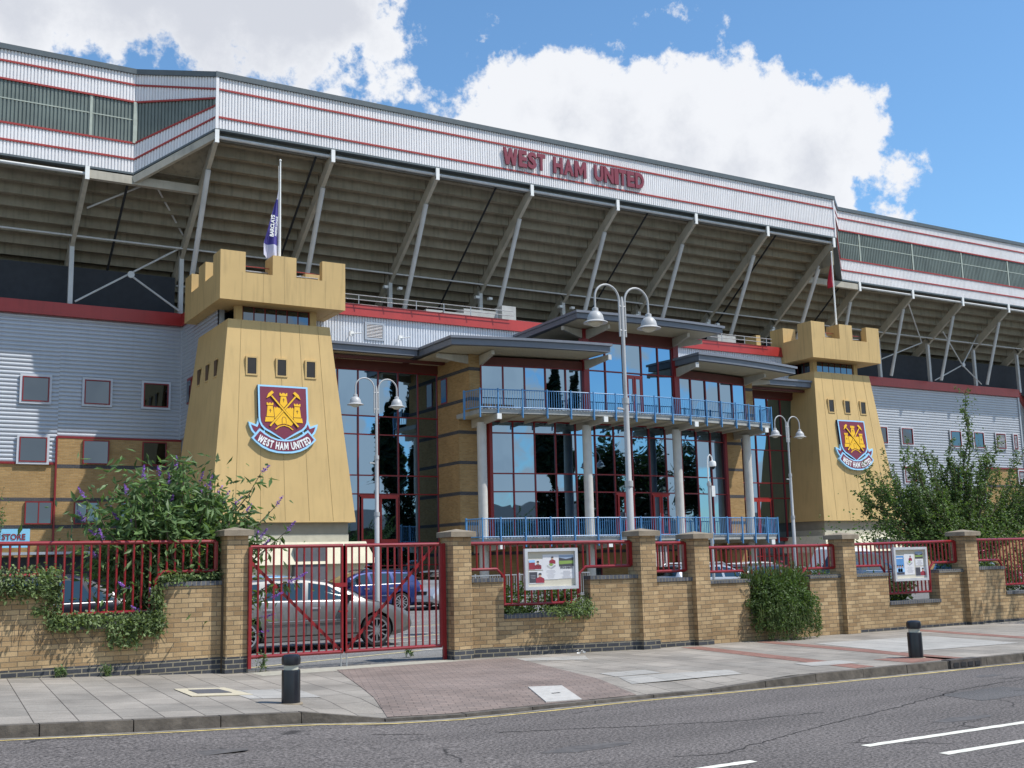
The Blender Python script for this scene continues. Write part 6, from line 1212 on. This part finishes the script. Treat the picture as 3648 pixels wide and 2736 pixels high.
# weeds and small growth
for i, (x, y, lab) in enumerate(((2.95, 18.12, 'small weed at the foot of the left wall, left one'), (3.62, 18.12, 'larger weed at the foot of the left wall'), (5.95, 17.9, 'tall weed growing beside the gate pier'), (9.0, 18.9, 'weed inside the gate by the right pier'))):
    tips = [(x+rr.uniform(-.07, .07), y+rr.uniform(-.06, .04), g(x)+rr.uniform(.08, .2)*(1.8 if i == 2 else 1)) for _ in range(9)]; t = thing('weed', (x, y, g(x)), lab, 'weed', 'weeds'); st, ln = branchy((x, y, g(x)), tips, .003, i); st.build('stems', mat('green_stem', (.12, .15, .05)), t); leaves(M(), along(ln, 16, .02, .2, i), .026, 2.0, .0, i).build('leaves', LEAF_BUD, t, fix=False)
t = thing('creeper', (1.8, 18.6, 0), 'thin climbing stems with small leaves rising above the railing at the left edge', 'creeper', 'creepers on the wall'); tips = [(1.95+rr.uniform(-.2, .3), 18.7, rr.uniform(2.3, 3.0)) for _ in range(7)]; st, ln = branchy((1.9, 18.7, .8), tips, .006, 2); st.build('stems', BARK, t); leaves(M(), along(ln, 40, .07, .3, 2), .04, 1.4, .2, 3).build('leaves', LEAF_BUD, t, fix=False)
# ------------------------------------------------------------------ across the road, seen in the glass
def bigtree(x, y, h, r_, label, seed, conifer=False, n=7000):
    t = thing('street_tree', (x, y, -.05), label, 'tree', 'trees across the road'); q = np.random.default_rng(seed)
    M().tube([(x, y, -.3), (x+.1, y, h*.25), (x, y, h*.6)], [r_*.09+.1, r_*.07+.07, .06], 10).build('trunk', BARK, t)
    if conifer: z = h*(.06+.94*q.uniform(0, 1, n)); f = np.minimum(1, (1-(z/h))*2.2)**.7; a = q.uniform(0, 2*PI, n); rr_ = r_*f*q.uniform(.3, 1.05, n); P = np.stack([x+np.cos(a)*rr_, y+np.sin(a)*rr_, z+q.normal(0, .2, n)], 1)
    else:
        cs = [(x+q.normal(0, r_*.45), y+q.normal(0, r_*.45), h*q.uniform(.45, .88)) for _ in range(34)]; P = np.concatenate([np.array(c)+q.normal(0, 1, (n//34, 3))*r_*.2 for c in cs])
    leaves(M(), P, .55 if not conifer else .5, 1.2, .2, seed).build('crown', LEAF_DARK, t, fix=False)
bigtree(54.0, -12, 22.3, 2.0, 'tall dark poplar across the road, mirrored in the upper glazing', 1, True, 9000); bigtree(57.9, -12, 21.5, 1.25, 'narrow dark poplar beside the tall one, mirrored in the glazing', 2, True)
bigtree(66, -14, 11, 3, 'small spreading tree mirrored between the poplars and the broad trees', 4); bigtree(75.5, -13.5, 16, 5, 'broad tree mirrored in the middle of the lower glazing', 5, n=9000)
bigtree(94, -13.5, 17, 7, 'broad tall tree mirrored in the right of the lower glazing', 6, n=12000); bigtree(126, -16, 19, 6, 'broad tree farthest down the road', 7, n=6000)
RB = brickmat('terrace_brick', (.22, .12, .08), (.17, .09, .06), (.2, .17, .14))
for i in range(9):
    x = 22+i*11.5; t = thing('terraced_house', (x, -18, 0), ('dark brick terraced house across the road, %s in the row' % ('first second third fourth fifth sixth seventh eighth ninth'.split()[i])), 'house', 'houses across the road')
    M().box(x, x+11, -27, -18, -.5, 5.6).build('wall', RB, t); M().hexa([(x, -17.8, 5.6), (x+11, -17.8, 5.6), (x+11, -27.2, 5.6), (x, -27.2, 5.6), (x, -22.4, 7.9), (x+11, -22.4, 7.9), (x+11, -22.6, 7.9), (x, -22.6, 7.9)]).build('roof', DARKW, t)
    for k in range(4): M().box(x+1.2+k*2.5, x+2.2+k*2.5, -17.98, -17.9, 3.4, 4.8).box(x+1.2+k*2.5, x+2.2+k*2.5, -17.98, -17.9, .9, 2.3).build('window', WINGLASS, t)
